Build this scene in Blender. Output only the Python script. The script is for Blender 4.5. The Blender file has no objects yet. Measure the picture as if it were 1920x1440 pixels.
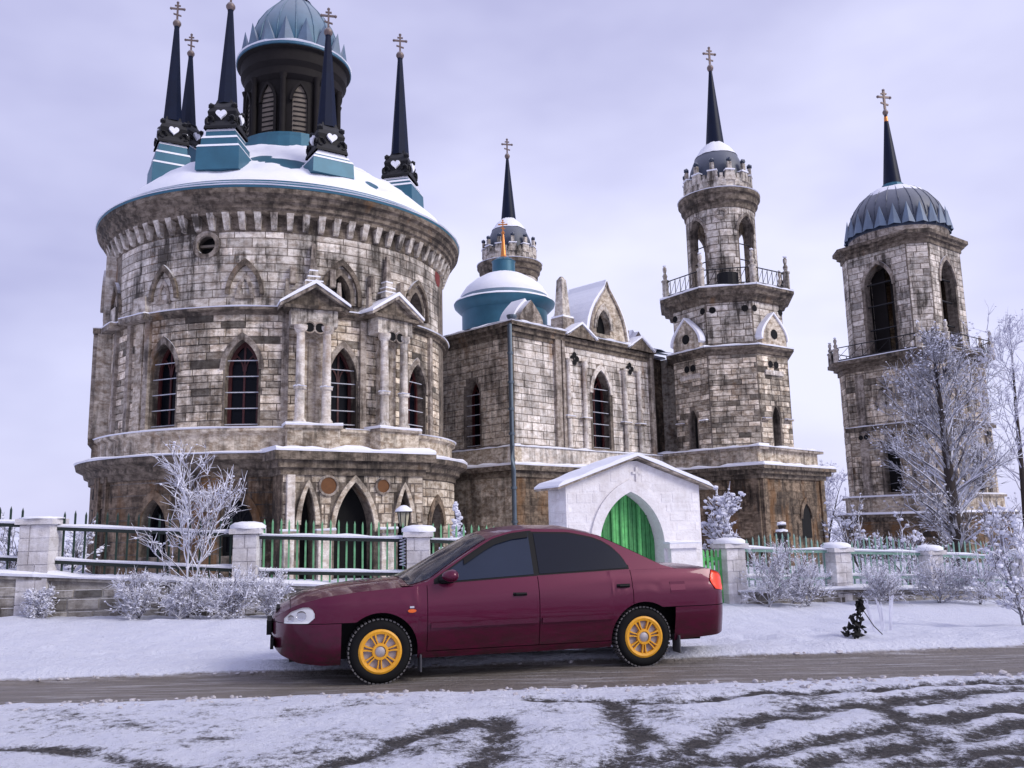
import bpy, math, random
import numpy as np
from mathutils import Vector, Matrix, noise as mnoise
random.seed(7); np.random.seed(7)
sc = bpy.context.scene
col = sc.collection
rad = math.radians
# ---------------------------------------------------------------- camera
F_PX, PITCH, ROLL, EYE = 1620.0, rad(9.36), rad(1.2), 1.42
cd = bpy.data.cameras.new('camera'); cam = bpy.data.objects.new('camera', cd); col.objects.link(cam)
cd.sensor_width = 36.0; cd.lens = 36.0 * F_PX / 1920.0; cd.clip_start = 0.1; cd.clip_end = 4000
cam.matrix_world = Matrix.Translation((0, 0, EYE)) @ Matrix.Rotation(rad(90) + PITCH, 4, 'X') @ Matrix.Rotation(-ROLL, 4, 'Z')
sc.camera = cam
# ---------------------------------------------------------------- sky, sun, exposure
SUN_EL, SUN_AZ = rad(34), rad(116)          # azimuth clockwise from +Y (sun behind the camera, to the right)
w = bpy.data.worlds.new('World'); sc.world = w; w.use_nodes = True
nt = w.node_tree; N = nt.nodes; Lk = nt.links
bg = N['Background']
sky = N.new('ShaderNodeTexSky'); sky.sky_type = 'NISHITA'; sky.sun_disc = False
sky.sun_elevation = SUN_EL; sky.sun_rotation = SUN_AZ; sky.air_density = 1.0; sky.dust_density = 3.0
sm = N.new('ShaderNodeVectorMath'); sm.operation = 'SCALE'; sm.inputs['Scale'].default_value = 0.09
Lk.new(sky.outputs[0], sm.inputs[0])
tc = N.new('ShaderNodeTexCoord'); mp = N.new('ShaderNodeMapping'); mp.inputs['Scale'].default_value = (1.0, 1.0, 2.2)
Lk.new(tc.outputs['Generated'], mp.inputs[0])
cn = N.new('ShaderNodeTexNoise'); cn.inputs['Scale'].default_value = 1.25; cn.inputs['Detail'].default_value = 5; cn.inputs['Roughness'].default_value = 0.5
Lk.new(mp.outputs[0], cn.inputs['Vector'])
cr = N.new('ShaderNodeValToRGB'); cr.color_ramp.elements[0].position = 0.3; cr.color_ramp.elements[1].position = 0.68
cr.color_ramp.elements[0].color = (0.24, 0.24, 0.44, 1); cr.color_ramp.elements[1].color = (0.63, 0.635, 0.83, 1)
Lk.new(cn.outputs['Fac'], cr.inputs[0])
mx = N.new('ShaderNodeMix'); mx.data_type = 'RGBA'; mx.inputs['Factor'].default_value = 0.9
Lk.new(sm.outputs[0], mx.inputs['A']); Lk.new(cr.outputs[0], mx.inputs['B'])
Lk.new(mx.outputs['Result'], bg.inputs['Color']); bg.inputs['Strength'].default_value = 1.0
sd = bpy.data.lights.new('sun', 'SUN'); sd.energy = 1.5; sd.angle = rad(26); sd.color = (1.0, 0.95, 0.88)
sun = bpy.data.objects.new('sun', sd); col.objects.link(sun)
sdir = Vector((math.sin(SUN_AZ) * math.cos(SUN_EL), math.cos(SUN_AZ) * math.cos(SUN_EL), math.sin(SUN_EL)))
sun.rotation_euler = (-sdir).to_track_quat('-Z', 'Y').to_euler()
vs = sc.view_settings; vs.view_transform = 'Standard'; vs.look = 'None'; vs.exposure = 0.6; vs.gamma = 1.0; vs.use_curve_mapping = False
# ---------------------------------------------------------------- photo pixel -> direction helpers
def ray(px, py):
    u = (px - 960) / F_PX; v = (720 - py) / F_PX
    c, s = math.cos(-ROLL), math.sin(-ROLL)
    u, v = c * u - s * v, s * u + c * v
    return (u, math.cos(PITCH) - v * math.sin(PITCH), math.sin(PITCH) + v * math.cos(PITCH))
def at(px, py, Y):
    d = ray(px, py); t = Y / d[1]; return Vector((d[0] * t, Y, EYE + d[2] * t))
def atz(px, py, Z):
    d = ray(px, py); t = (Z - EYE) / d[2]; return Vector((d[0] * t, d[1] * t, Z))
# ---------------------------------------------------------------- terrain height
def zfence(X): return -0.24 - 0.029 * max(-30, min(40, X))
def ss(a, b, x):
    t = max(0.0, min(1.0, (x - a) / (b - a))); return t * t * (3 - 2 * t)
def ground(X, Y):
    z = 0.06 + (zfence(X) - 0.06) * ss(9.6, 16.5, Y)
    return z
# ---------------------------------------------------------------- materials
MATS = {}
def newmat(name):
    m = bpy.data.materials.new(name); m.use_nodes = True; MATS[name] = m
    return m, m.node_tree, m.node_tree.nodes['Principled BSDF']
def nd(t, kind, **kw):
    n = t.nodes.new(kind)
    for k, v in kw.items():
        if hasattr(n, k) and k not in n.inputs: setattr(n, k, v)
        else: n.inputs[k].default_value = v
    return n
def vmap(t, scale, src='pos'):
    g = t.nodes.new('ShaderNodeNewGeometry') if src == 'pos' else t.nodes.new('ShaderNodeTexCoord')
    m = nd(t, 'ShaderNodeMapping'); m.inputs['Scale'].default_value = scale
    t.links.new(g.outputs['Position' if src == 'pos' else 'Object'], m.inputs[0]); return m
def noise(t, scale, detail=5, rough=0.55, vec=(1, 1, 1), src='pos'):
    m = vmap(t, vec, src); n = nd(t, 'ShaderNodeTexNoise', Scale=scale, Detail=detail, Roughness=rough)
    t.links.new(m.outputs[0], n.inputs['Vector']); return n.outputs['Fac']
def ramp(t, f, stops):
    r = t.nodes.new('ShaderNodeValToRGB'); e = r.color_ramp.elements
    while len(e) < len(stops): e.new(0.5)
    for el, (p, c) in zip(e, stops):
        el.position = p; el.color = (c, c, c, 1) if isinstance(c, (int, float)) else (*c, 1)
    t.links.new(f, r.inputs[0]); return r.outputs[0]
def mixc(t, f, a, b, mode='MIX'):
    m = nd(t, 'ShaderNodeMix', data_type='RGBA', blend_type=mode)
    for v, nm in ((a, 'A'), (b, 'B')):
        if isinstance(v, tuple): m.inputs[nm].default_value = (*v, 1)
        else: t.links.new(v, m.inputs[nm])
    if isinstance(f, (int, float)): m.inputs['Factor'].default_value = f
    else: t.links.new(f, m.inputs['Factor'])
    return m.outputs['Result']
def math_(t, op, a, b=0.0):
    m = nd(t, 'ShaderNodeMath', operation=op)
    for i, v in enumerate((a, b)):
        if isinstance(v, (int, float)): m.inputs[i].default_value = v
        else: t.links.new(v, m.inputs[i])
    return m.outputs[0]
def bump(t, bs, h, dist=0.02, strength=0.6):
    b = nd(t, 'ShaderNodeBump', Strength=strength, Distance=dist); t.links.new(h, b.inputs['Height']); t.links.new(b.outputs[0], bs.inputs['Normal'])
def upness(t, lo=0.45, hi=0.75):
    g = t.nodes.new('ShaderNodeNewGeometry'); s = t.nodes.new('ShaderNodeSeparateXYZ'); t.links.new(g.outputs['Normal'], s.inputs[0])
    r = nd(t, 'ShaderNodeMapRange'); r.inputs['From Min'].default_value = lo; r.inputs['From Max'].default_value = hi
    t.links.new(s.outputs['Z'], r.inputs['Value']); return r.outputs['Result']
SNOW = (0.78, 0.79, 0.86)
def stone(name, light, mid, dark, rust=(0.20, 0.10, 0.035), stain=0.5, frost=True, tone=1.0, rusty=0.62):
    m, t, b = newmat(name)
    n1 = noise(t, 0.6, 8, 0.7); n2 = noise(t, 1.5, 7, 0.7, (2.6, 2.6, 0.28)); n3 = noise(t, 3.6, 6, 0.7, (1, 1, 1.8)); n4 = noise(t, 0.7, 5, 0.6, (1.3, 1.3, 0.5))
    sp_ = noise(t, 15.0, 7, 0.8, (1, 1, 2.2)); nb = noise(t, 1.5, 6, 0.7, (0.8, 0.8, 2.6))
    c = mixc(t, ramp(t, n3, [(0.38, 0.0), (0.58, 1.0)]), mid, light)
    c = mixc(t, math_(t, 'MULTIPLY', ramp(t, nb, [(0.50, 0.0), (0.60, 1.0)]), 0.55), c, mid)
    c = mixc(t, math_(t, 'MULTIPLY', ramp(t, sp_, [(0.54, 0.0), (0.66, 1.0)]), 0.4), c, dark)
    a = nd(t, 'ShaderNodeAttribute', attribute_name='tone')
    k = math_(t, 'ADD', math_(t, 'MULTIPLY', a.outputs['Fac'], tone), 1.0)
    k = math_(t, 'MAXIMUM', k, 0.12)
    km = nd(t, 'ShaderNodeCombineColor'); [t.links.new(k, km.inputs[i]) for i in range(3)]
    c = mixc(t, 1.0, c, km.outputs[0], 'MULTIPLY')
    s = math_(t, 'ADD', math_(t, 'MULTIPLY', n1, 0.6), math_(t, 'MULTIPLY', n2, 0.5))
    c = mixc(t, math_(t, 'MULTIPLY', ramp(t, s, [(0.525, 0.0), (0.64, 1.0)]), min(0.93, stain * 1.45)), c, dark)
    c = mixc(t, math_(t, 'MULTIPLY', ramp(t, n4, [(rusty, 0.0), (rusty + 0.12, 1.0)]), 0.7), c, rust)
    if frost: c = mixc(t, math_(t, 'MULTIPLY', upness(t), 0.9), c, SNOW)
    t.links.new(c, b.inputs['Base Color']); b.inputs['Roughness'].default_value = 0.92
    bump(t, b, noise(t, 9.0, 6, 0.7), 0.03, 0.7); return m
def plain(name, c, rough=0.6, metal=0.0, var=0.25, scale=4.0, frost=0.0, coat=0.0, bmp=0.0, spec=0.5):
    m, t, b = newmat(name)
    n = noise(t, scale, 5, 0.6)
    d = tuple(x * (1 - var) for x in c); e = tuple(min(1, x * (1 + var)) for x in c)
    o = mixc(t, n, d, e)
    if frost: o = mixc(t, math_(t, 'MULTIPLY', upness(t, 0.1, 0.7), frost), o, SNOW)
    t.links.new(o, b.inputs['Base Color']); b.inputs['Roughness'].default_value = rough; b.inputs['Metallic'].default_value = metal
    b.inputs['Coat Weight'].default_value = coat; b.inputs['Coat Roughness'].default_value = 0.04; b.inputs['Specular IOR Level'].default_value = spec
    if bmp: bump(t, b, n, bmp, 0.5)
    return m
stone('wall_stone', (0.70, 0.62, 0.505), (0.30, 0.23, 0.16), (0.026, 0.019, 0.014), stain=0.5, frost=False)
stone('mortar_stone', (0.25, 0.21, 0.17), (0.125, 0.10, 0.078), (0.016, 0.012, 0.009), stain=0.6, frost=False)
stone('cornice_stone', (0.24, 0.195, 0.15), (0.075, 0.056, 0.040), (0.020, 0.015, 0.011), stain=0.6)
stone('upper_stone', (0.69, 0.64, 0.57), (0.38, 0.32, 0.26), (0.030, 0.023, 0.017), stain=0.64, rusty=0.70, frost=False)
stone('facade_stone', (0.78, 0.73, 0.67), (0.50, 0.43, 0.36), (0.035, 0.026, 0.020), stain=0.48, frost=False)
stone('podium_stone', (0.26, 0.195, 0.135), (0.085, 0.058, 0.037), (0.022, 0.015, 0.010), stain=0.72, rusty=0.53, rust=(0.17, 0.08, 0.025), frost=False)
stone('trim_stone', (0.44, 0.385, 0.33), (0.20, 0.16, 0.125), (0.028, 0.020, 0.015), stain=0.6)
stone('pillar_stone', (0.70, 0.68, 0.70), (0.56, 0.53, 0.53), (0.16, 0.14, 0.13), stain=0.25, rusty=0.8)
stone('fence_wall_stone', (0.36, 0.34, 0.32), (0.19, 0.17, 0.15), (0.05, 0.04, 0.032), stain=0.55, rusty=0.75)
stone('gate_plaster', (0.80, 0.78, 0.80), (0.72, 0.69, 0.70), (0.42, 0.37, 0.35), stain=0.22, rusty=0.9, frost=False)
m, t, b = newmat('snow')
c = mixc(t, noise(t, 2.2, 6, 0.6), (0.74, 0.76, 0.85), (0.87, 0.87, 0.91)); t.links.new(c, b.inputs['Base Color'])
b.inputs['Roughness'].default_value = 0.85; b.inputs['Specular IOR Level'].default_value = 0.2
bump(t, b, noise(t, 14, 6, 0.7), 0.03, 0.5)
plain('teal_metal', (0.032, 0.125, 0.185), 0.45, 0.2, 0.35, 1.5)
plain('blue_metal', (0.030, 0.105, 0.17), 0.5, 0.1, 0.5, 1.4, frost=0.30)
plain('grey_dome', (0.016, 0.028, 0.055), 0.5, 0.0, 0.5, 1.2, frost=0.22)
plain('petal_metal', (0.07, 0.12, 0.19), 0.55, 0.0, 0.5, 1.6, frost=0.5)
plain('spire_metal', (0.003, 0.007, 0.024), 0.5, 0.0, 0.4, 2.0, spec=0.16)
plain('black_iron', (0.006, 0.006, 0.008), 0.65, 0.0, 0.3, 6, frost=0.06, spec=0.25)
plain('lantern_dark', (0.011, 0.009, 0.009), 0.75, 0.0, 0.5, 2.5, spec=0.2)
plain('lantern_slat', (0.15, 0.125, 0.10), 0.8, 0.0, 0.4, 3)
plain('gold', (0.55, 0.20, 0.05), 0.35, 0.6, 0.2, 5)
plain('cross_metal', (0.16, 0.12, 0.11), 0.5, 0.4, 0.3, 6, frost=0.3)
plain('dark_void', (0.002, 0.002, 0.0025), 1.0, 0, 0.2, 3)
plain('window_glass', (0.003, 0.004, 0.007), 0.25, 0, 0.4, 1.7, spec=0.12)
plain('red_frame', (0.050, 0.006, 0.006), 0.6, 0, 0.35, 8)
plain('window_bar', (0.42, 0.43, 0.48), 0.7, 0.0, 0.5, 8, frost=1.0)
plain('red_boss', (0.16, 0.022, 0.018), 0.8, 0, 0.4, 6)
plain('brown_boss', (0.13, 0.055, 0.02), 0.9, 0, 0.4, 6)
plain('pipe_metal', (0.10, 0.13, 0.16), 0.45, 0.5, 0.3, 4)
plain('green_paint', (0.008, 0.030, 0.018), 0.6, 0, 0.5, 5, frost=0.3)
plain('green_pale', (0.13, 0.34, 0.17), 0.75, 0, 0.6, 9, frost=0.5)
plain('green_bright', (0.11, 0.45, 0.13), 0.7, 0, 0.6, 9, frost=0.3)
plain('green_worn', (0.045, 0.22, 0.065), 0.7, 0, 0.6, 9)
plain('green_frosted', (0.17, 0.30, 0.25), 0.8, 0, 0.5, 9, frost=0.6)
plain('dark_rail', (0.008, 0.016, 0.012), 0.6, 0.1, 0.4, 5)
plain('wet_bark', (0.035, 0.026, 0.022), 0.9, 0, 0.5, 12)
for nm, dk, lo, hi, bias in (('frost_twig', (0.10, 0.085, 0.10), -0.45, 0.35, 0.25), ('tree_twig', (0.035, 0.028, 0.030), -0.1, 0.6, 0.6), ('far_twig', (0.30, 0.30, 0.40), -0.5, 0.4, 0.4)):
    m, t, b = newmat(nm)
    f = math_(t, 'ADD', upness(t, lo, hi), ramp(t, noise(t, 2.6, 4, 0.6), [(0.4, 0.0), (0.7, bias)]))
    f = math_(t, 'MINIMUM', f, 1.0)
    c = mixc(t, f, dk, (0.76, 0.77, 0.86)); t.links.new(c, b.inputs['Base Color']); b.inputs['Roughness'].default_value = 0.9
plain('frost_clump', (0.70, 0.71, 0.80), 0.9, 0, 0.25, 16, bmp=0.02)
plain('dry_leaf', (0.006, 0.005, 0.005), 0.9, 0, 0.5, 20)
# car materials
m, t, b = newmat('car_paint')
c = mixc(t, noise(t, 1.3, 4, 0.6, src='obj'), (0.074, 0.0009, 0.020), (0.100, 0.0012, 0.030))
zz = nd(t, 'ShaderNodeSeparateXYZ'); tcn = t.nodes.new('ShaderNodeTexCoord'); t.links.new(tcn.outputs['Object'], zz.inputs[0])
dz = nd(t, 'ShaderNodeMapRange'); dz.inputs['From Min'].default_value = 0.62; dz.inputs['From Max'].default_value = 0.22; t.links.new(zz.outputs['Z'], dz.inputs['Value'])
sp = math_(t, 'MULTIPLY', dz.outputs['Result'], ramp(t, noise(t, 9, 8, 0.8, (0.6, 1, 1.4), src='obj'), [(0.38, 0.0), (0.60, 1.0)]))
c = mixc(t, math_(t, 'MULTIPLY', sp, 0.8), c, (0.018, 0.010, 0.008))
t.links.new(c, b.inputs['Base Color']); b.inputs['Metallic'].default_value = 0.3; b.inputs['Specular IOR Level'].default_value = 0.3; b.inputs['Roughness'].default_value = 0.35
b.inputs['Coat Weight'].default_value = 0.5; b.inputs['Coat Roughness'].default_value = 0.03
plain('car_glass', (0.018, 0.026, 0.048), 0.10, 0, 0.2, 2, spec=0.35)
plain('car_rear_glass', (0.008, 0.010, 0.018), 0.16, 0, 0.2, 2, spec=0.25)
plain('black_trim', (0.005, 0.005, 0.006), 0.6, 0, 0.2, 8, spec=0.2)
plain('rubber', (0.007, 0.007, 0.008), 0.85, 0, 0.4, 14, spec=0.2)
plain('tread_rubber', (0.10, 0.095, 0.10), 0.95, 0, 0.5, 20)
plain('wheel_gold', (0.70, 0.33, 0.015), 0.5, 0.0, 0.30, 16)
plain('wheel_grey', (0.36, 0.33, 0.35), 0.55, 0.2, 0.5, 16)
plain('lamp_clear', (0.80, 0.80, 0.78), 0.12, 0.25, 0.1, 9, coat=1.0)
plain('lamp_orange', (0.72, 0.12, 0.005), 0.25, 0, 0.1, 9, coat=0.8)
plain('lamp_red', (0.95, 0.05, 0.006), 0.35, 0, 0.15, 7, coat=0.2)
plain('mudflap', (0.07, 0.07, 0.08), 0.9, 0, 0.3, 9)
plain('chrome', (0.6, 0.6, 0.62), 0.2, 0.9, 0.1, 9)
plain('lamp_glass', (0.45, 0.42, 0.30), 0.3, 0, 0.2, 9)
# ---------------------------------------------------------------- mesh builder
ORG = {}
RSC = 1.0; C = None
class MB:
    def __init__(s): s.v = []; s.f = []; s.t = []
    def add(s, vs, fs, tone=0.0):
        o = len(s.v); s.v += [tuple(p) for p in vs]; s.f += [tuple(i + o for i in f) for f in fs]; s.t += [tone] * len(vs); return s
    def box(s, c, size, rz=0.0, tone=0.0, top=1.0):
        x, y, z = size[0] / 2, size[1] / 2, size[2] / 2; ca, sa = math.cos(rz), math.sin(rz); vs = []
        for dz, k in ((-z, 1.0), (z, top)):
            for dx, dy in ((-x, -y), (x, -y), (x, y), (-x, y)):
                dx *= k; dy *= k
                vs.append((c[0] + ca * dx - sa * dy, c[1] + sa * dx + ca * dy, c[2] + dz))
        return s.add(vs, [(3, 2, 1, 0), (4, 5, 6, 7), (0, 1, 5, 4), (1, 2, 6, 5), (2, 3, 7, 6), (3, 0, 4, 7)], tone)
    def lathe(s, prof, c=(0, 0), n=48, a0=0.0, a1=360.0, z0=0.0, jitter=0.0, rot=0.0):
        if c is C: prof = [(r * RSC, z) for r, z in prof]
        full = abs(a1 - a0) >= 359.9; m = n if full else n + 1; k = len(prof); vs = []
        for i in range(m):
            a = rad(a0 + rot + (a1 - a0) * i / n); ca, sa = math.cos(a), math.sin(a)
            for r, z in prof:
                j = random.uniform(-jitter, jitter) if jitter else 0.0
                vs.append((c[0] + r * ca, c[1] + r * sa, z0 + z + j))
        fs = []
        for i in range(n):
            i2 = (i + 1) % m
            for j in range(k - 1): fs.append((i * k + j, i2 * k + j, i2 * k + j + 1, i * k + j + 1))
        return s.add(vs, fs)
    def tube(s, pts, rs, n=6, cap=True):
        pts = [Vector(p) for p in pts]; vs = []; fs = []
        for i, p in enumerate(pts):
            d = (pts[min(i + 1, len(pts) - 1)] - pts[max(i - 1, 0)])
            d = d.normalized() if d.length > 1e-9 else Vector((0, 0, 1))
            u = d.cross(Vector((0, 0, 1)) if abs(d.z) < 0.9 else Vector((1, 0, 0))).normalized(); w_ = d.cross(u)
            r = rs[i] if isinstance(rs, (list, tuple)) else rs
            for j in range(n):
                a = 2 * math.pi * j / n; vs.append(p + u * (r * math.cos(a)) + w_ * (r * math.sin(a)))
        for i in range(len(pts) - 1):
            for j in range(n):
                j2 = (j + 1) % n; fs.append((i * n + j, i * n + j2, (i + 1) * n + j2, (i + 1) * n + j))
        if cap: fs.append(tuple(range(n - 1, -1, -1))); fs.append(tuple(range((len(pts) - 1) * n, len(pts) * n)))
        return s.add(vs, fs)
    def prism(s, path, poly, n0, n1, tone=0.0):
        # polygon [(s,z)] counter-clockwise seen from outside; extruded from n0 (back) to n1 (front)
        k = len(poly); vs = [path(a, n1, z) for a, z in poly] + [path(a, n0, z) for a, z in poly]
        fs = [tuple(range(k)), tuple(range(2 * k - 1, k - 1, -1))] + [(k + i, k + (i + 1) % k, (i + 1) % k, i) for i in range(k)]
        return s.add(vs, fs, tone)
    def band(s, path, o1, o2, n0, n1, closed=False):
        # moulding between an inner outline o1 and outer outline o2, front at n1, back at n0
        k = len(o1); vs = []
        for (a, z), (a2, z2) in zip(o1, o2): vs += [path(a, n1, z), path(a2, n1, z2), path(a2, n0, z2), path(a, n0, z)]
        fs = []
        for i in range(k if closed else k - 1):
            j = (i + 1) % k
            for q in range(4): fs.append((i * 4 + q, j * 4 + q, j * 4 + (q + 1) % 4, i * 4 + (q + 1) % 4))
        if not closed: fs += [(0, 1, 2, 3), tuple((k - 1) * 4 + q for q in (3, 2, 1, 0))]
        return s.add(vs, fs)
    def ico(s, c, r, flat=1.0, j=0.25, tone=0.0):
        p = (1 + 5 ** .5) / 2; q = 1 / math.sqrt(1 + p * p); vs = []
        for a, b_ in ((1, p), (-1, p), (1, -p), (-1, -p)): vs.append((0, a * q, b_ * q))
        for a, b_ in ((1, p), (-1, p), (1, -p), (-1, -p)): vs.append((a * q, b_ * q, 0))
        for a, b_ in ((1, p), (-1, p), (1, -p), (-1, -p)): vs.append((b_ * q, 0, a * q))
        fs = [(0, 1, 8), (0, 4, 5), (0, 5, 10), (0, 8, 4), (0, 10, 1), (1, 6, 8), (1, 7, 6), (1, 10, 7), (2, 3, 11), (2, 4, 9), (2, 5, 4), (2, 9, 3), (2, 11, 5), (3, 6, 7), (3, 7, 11), (3, 9, 6), (4, 8, 9), (5, 11, 10), (6, 9, 8), (7, 10, 11)]
        out = []
        for x in vs:
            k = r * (1 + random.uniform(-j, j)); out.append((c[0] + x[0] * k, c[1] + x[1] * k, c[2] + x[2] * k * flat))
        return s.add(out, fs, tone)
    def mesh(s, name, mat, org=(0, 0, 0), smooth=False):
        me = bpy.data.meshes.new(name); o = org
        me.from_pydata([(p[0] - o[0], p[1] - o[1], p[2] - o[2]) for p in s.v], [], s.f)
        if any(s.t):
            a = me.attributes.new('tone', 'FLOAT', 'POINT'); a.data.foreach_set('value', np.array(s.t, dtype=np.float32))
        if mat: me.materials.append(MATS[mat])
        if smooth:
            me.shade_smooth()
            if smooth is not True: me.set_sharp_from_angle(angle=rad(smooth))
        return me
    def build(s, name, mat, parent=None, smooth=False, kind=None):
        org = ORG.get(parent.name, (0, 0, 0)) if parent else (0, 0, 0)
        o = bpy.data.objects.new(name, s.mesh(name, mat, org, smooth)); col.objects.link(o)
        if parent: o.parent = parent; ORG[o.name] = org
        if kind: o['kind'] = kind
        return o
def tag(o, label, cat, group=None, kind=None):
    if label: o['label'] = label
    if cat: o['category'] = cat
    if group: o['group'] = group
    if kind: o['kind'] = kind
    return o
def thing(name, label, cat, loc, group=None):
    o = bpy.data.objects.new(name, None); col.objects.link(o); o.location = loc; o.empty_display_size = 0.3
    ORG[o.name] = tuple(loc); return tag(o, label, cat, group)
def inst(name, me, parent, loc=(0, 0, 0), rz=0.0, scale=(1, 1, 1)):
    o = bpy.data.objects.new(name, me); col.objects.link(o)
    org = ORG.get(parent.name, (0, 0, 0)) if parent else (0, 0, 0)
    o.parent = parent; o.location = [loc[i] - org[i] for i in range(3)]; o.rotation_euler = (0, 0, rz); o.scale = scale
    return o
# ---------------------------------------------------------------- paths: (s along, n outward, z)
def cylp(c, r, th0=0.0):
    def f(s, n, z):
        a = rad(th0) + s / r; return (c[0] + (r + n) * math.cos(a), c[1] + (r + n) * math.sin(a), z)
    f.nrm = lambda s: Vector((math.cos(rad(th0) + s / r), math.sin(rad(th0) + s / r), 0)); f.curved = True
    return f
def planep(o, ang):
    e = (math.cos(rad(ang)), math.sin(rad(ang))); nn = (e[1], -e[0])
    def f(s, n, z): return (o[0] + e[0] * s + nn[0] * n, o[1] + e[1] * s + nn[1] * n, z)
    f.nrm = lambda s: Vector((nn[0], nn[1], 0)); f.curved = False; f.ang = rad(ang)
    return f
def arch(s, w_, z0, z1, zs=None):
    if zs is None: zs = z1 - w_ * 0.95
    return dict(k='arch', s=s, w=w_, z0=z0, z1=z1, zs=zs)
def rnd(s, r, zc): return dict(k='round', s=s, r=r, zc=zc, w=2 * r, z0=zc - r, z1=zc + r)
def _R(o):
    a = o['w'] / 2; r = o['z1'] - o['zs']; return (a * a + r * r) / (2 * a)
def hi(o, s):
    x = min(abs(s - o['s']), o['w'] / 2)
    if o['k'] == 'round': return o['zc'] + math.sqrt(max(0, o['r'] ** 2 - x * x))
    R = _R(o); a = o['w'] / 2; return o['zs'] + math.sqrt(max(0.0, R * R - (x + R - a) ** 2)) if R >= a else o['zs'] + (o['z1'] - o['zs']) * math.sqrt(max(0, 1 - (x / a) ** 2))
def lo(o, s):
    if o['k'] == 'round': return 2 * o['zc'] - hi(o, s)
    return o['z0']
def halfw(o, z):
    if z <= o['z0'] or z >= o['z1']: return None
    if o['k'] == 'round': return math.sqrt(max(0, o['r'] ** 2 - (z - o['zc']) ** 2))
    if z <= o['zs']: return o['w'] / 2
    R = _R(o); a = o['w'] / 2
    if R < a: return a * math.sqrt(max(0, 1 - ((z - o['zs']) / (o['z1'] - o['zs'])) ** 2))
    return max(0, math.sqrt(max(0, R * R - (z - o['zs']) ** 2)) - (R - a))
def outline(o, n=8, archonly=False):
    if o['k'] == 'round': return [(o['s'] + o['r'] * math.cos(2 * math.pi * i / 20), o['zc'] + o['r'] * math.sin(2 * math.pi * i / 20)) for i in range(20)]
    a = o['w'] / 2; pts = [] if archonly else [(o['s'] - a, o['z0']), (o['s'] + a, o['z0'])]
    xs = [a * math.cos(math.pi / 2 * i / n) for i in range(n)]
    for x in xs: pts.append((o['s'] + x, hi(o, o['s'] + x)))
    pts.append((o['s'], o['z1']))
    for x in reversed(xs): pts.append((o['s'] - x, hi(o, o['s'] - x)))
    return pts
def grow(o, g, gz=None, drop=0.0):
    q = dict(o)
    if o['k'] == 'round': q['r'] += g; return q
    q['w'] += 2 * g; q['z1'] += (gz if gz is not None else g * 1.4); q['z0'] -= drop; return q
def wall(mb, path, s0, s1, z0, z1, ops=(), ds=0.5, n=0.0, depth=0.45):
    zt = z1 if callable(z1) else (lambda s: z1)
    ed = set(np.round(np.linspace(s0, s1, max(2, int((s1 - s0) / ds) + 1)), 4))
    for o in ops:
        for k in range(13): ed.add(round(o['s'] + o['w'] / 2 * math.cos(math.pi * k / 12), 4))
    ed = sorted(set([s0, s1] + [e for e in ed if s0 + 1e-3 < e < s1 - 1e-3]))
    for a, b_ in zip(ed[:-1], ed[1:]):
        m_ = (a + b_) / 2; cur = [(z0, z0)]
        for o in sorted((o for o in ops if abs(m_ - o['s']) < o['w'] / 2), key=lambda q: q['z0']):
            cur.append((max(z0, lo(o, a)), max(z0, lo(o, b_)))); cur.append((hi(o, a), hi(o, b_)))
        cur.append((zt(a), zt(b_)))
        for (p, q), (p2, q2) in zip(cur[::2], cur[1::2]):
            if p2 - p < 1e-4 and q2 - q < 1e-4: continue
            mb.add([path(a, n, p), path(b_, n, q), path(b_, n, q2), path(a, n, p2)], [(0, 1, 2, 3)])
    for o in ops:
        ol = outline(o); k = len(ol)
        mb.add([path(a, n, z) for a, z in ol] + [path(a, n - depth, z) for a, z in ol], [(i, k + i, k + (i + 1) % k, (i + 1) % k) for i in range(k)])
    return mb
def fill(mb, path, o, n, inset=0.0):
    q = grow(o, -inset) if inset else o
    k = 12; xs = [q['s'] - q['w'] / 2 * math.cos(math.pi * i / k) for i in range(k + 1)]
    if o['k'] == 'round': xs = [q['s'] - q['r'] * math.cos(math.pi * i / k) for i in range(k + 1)]
    for a, b_ in zip(xs[:-1], xs[1:]):
        mb.add([path(a, n, lo(q, a)), path(b_, n, lo(q, b_)), path(b_, n, hi(q, b_)), path(a, n, hi(q, a))], [(0, 1, 2, 3)])
    return mb
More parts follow.
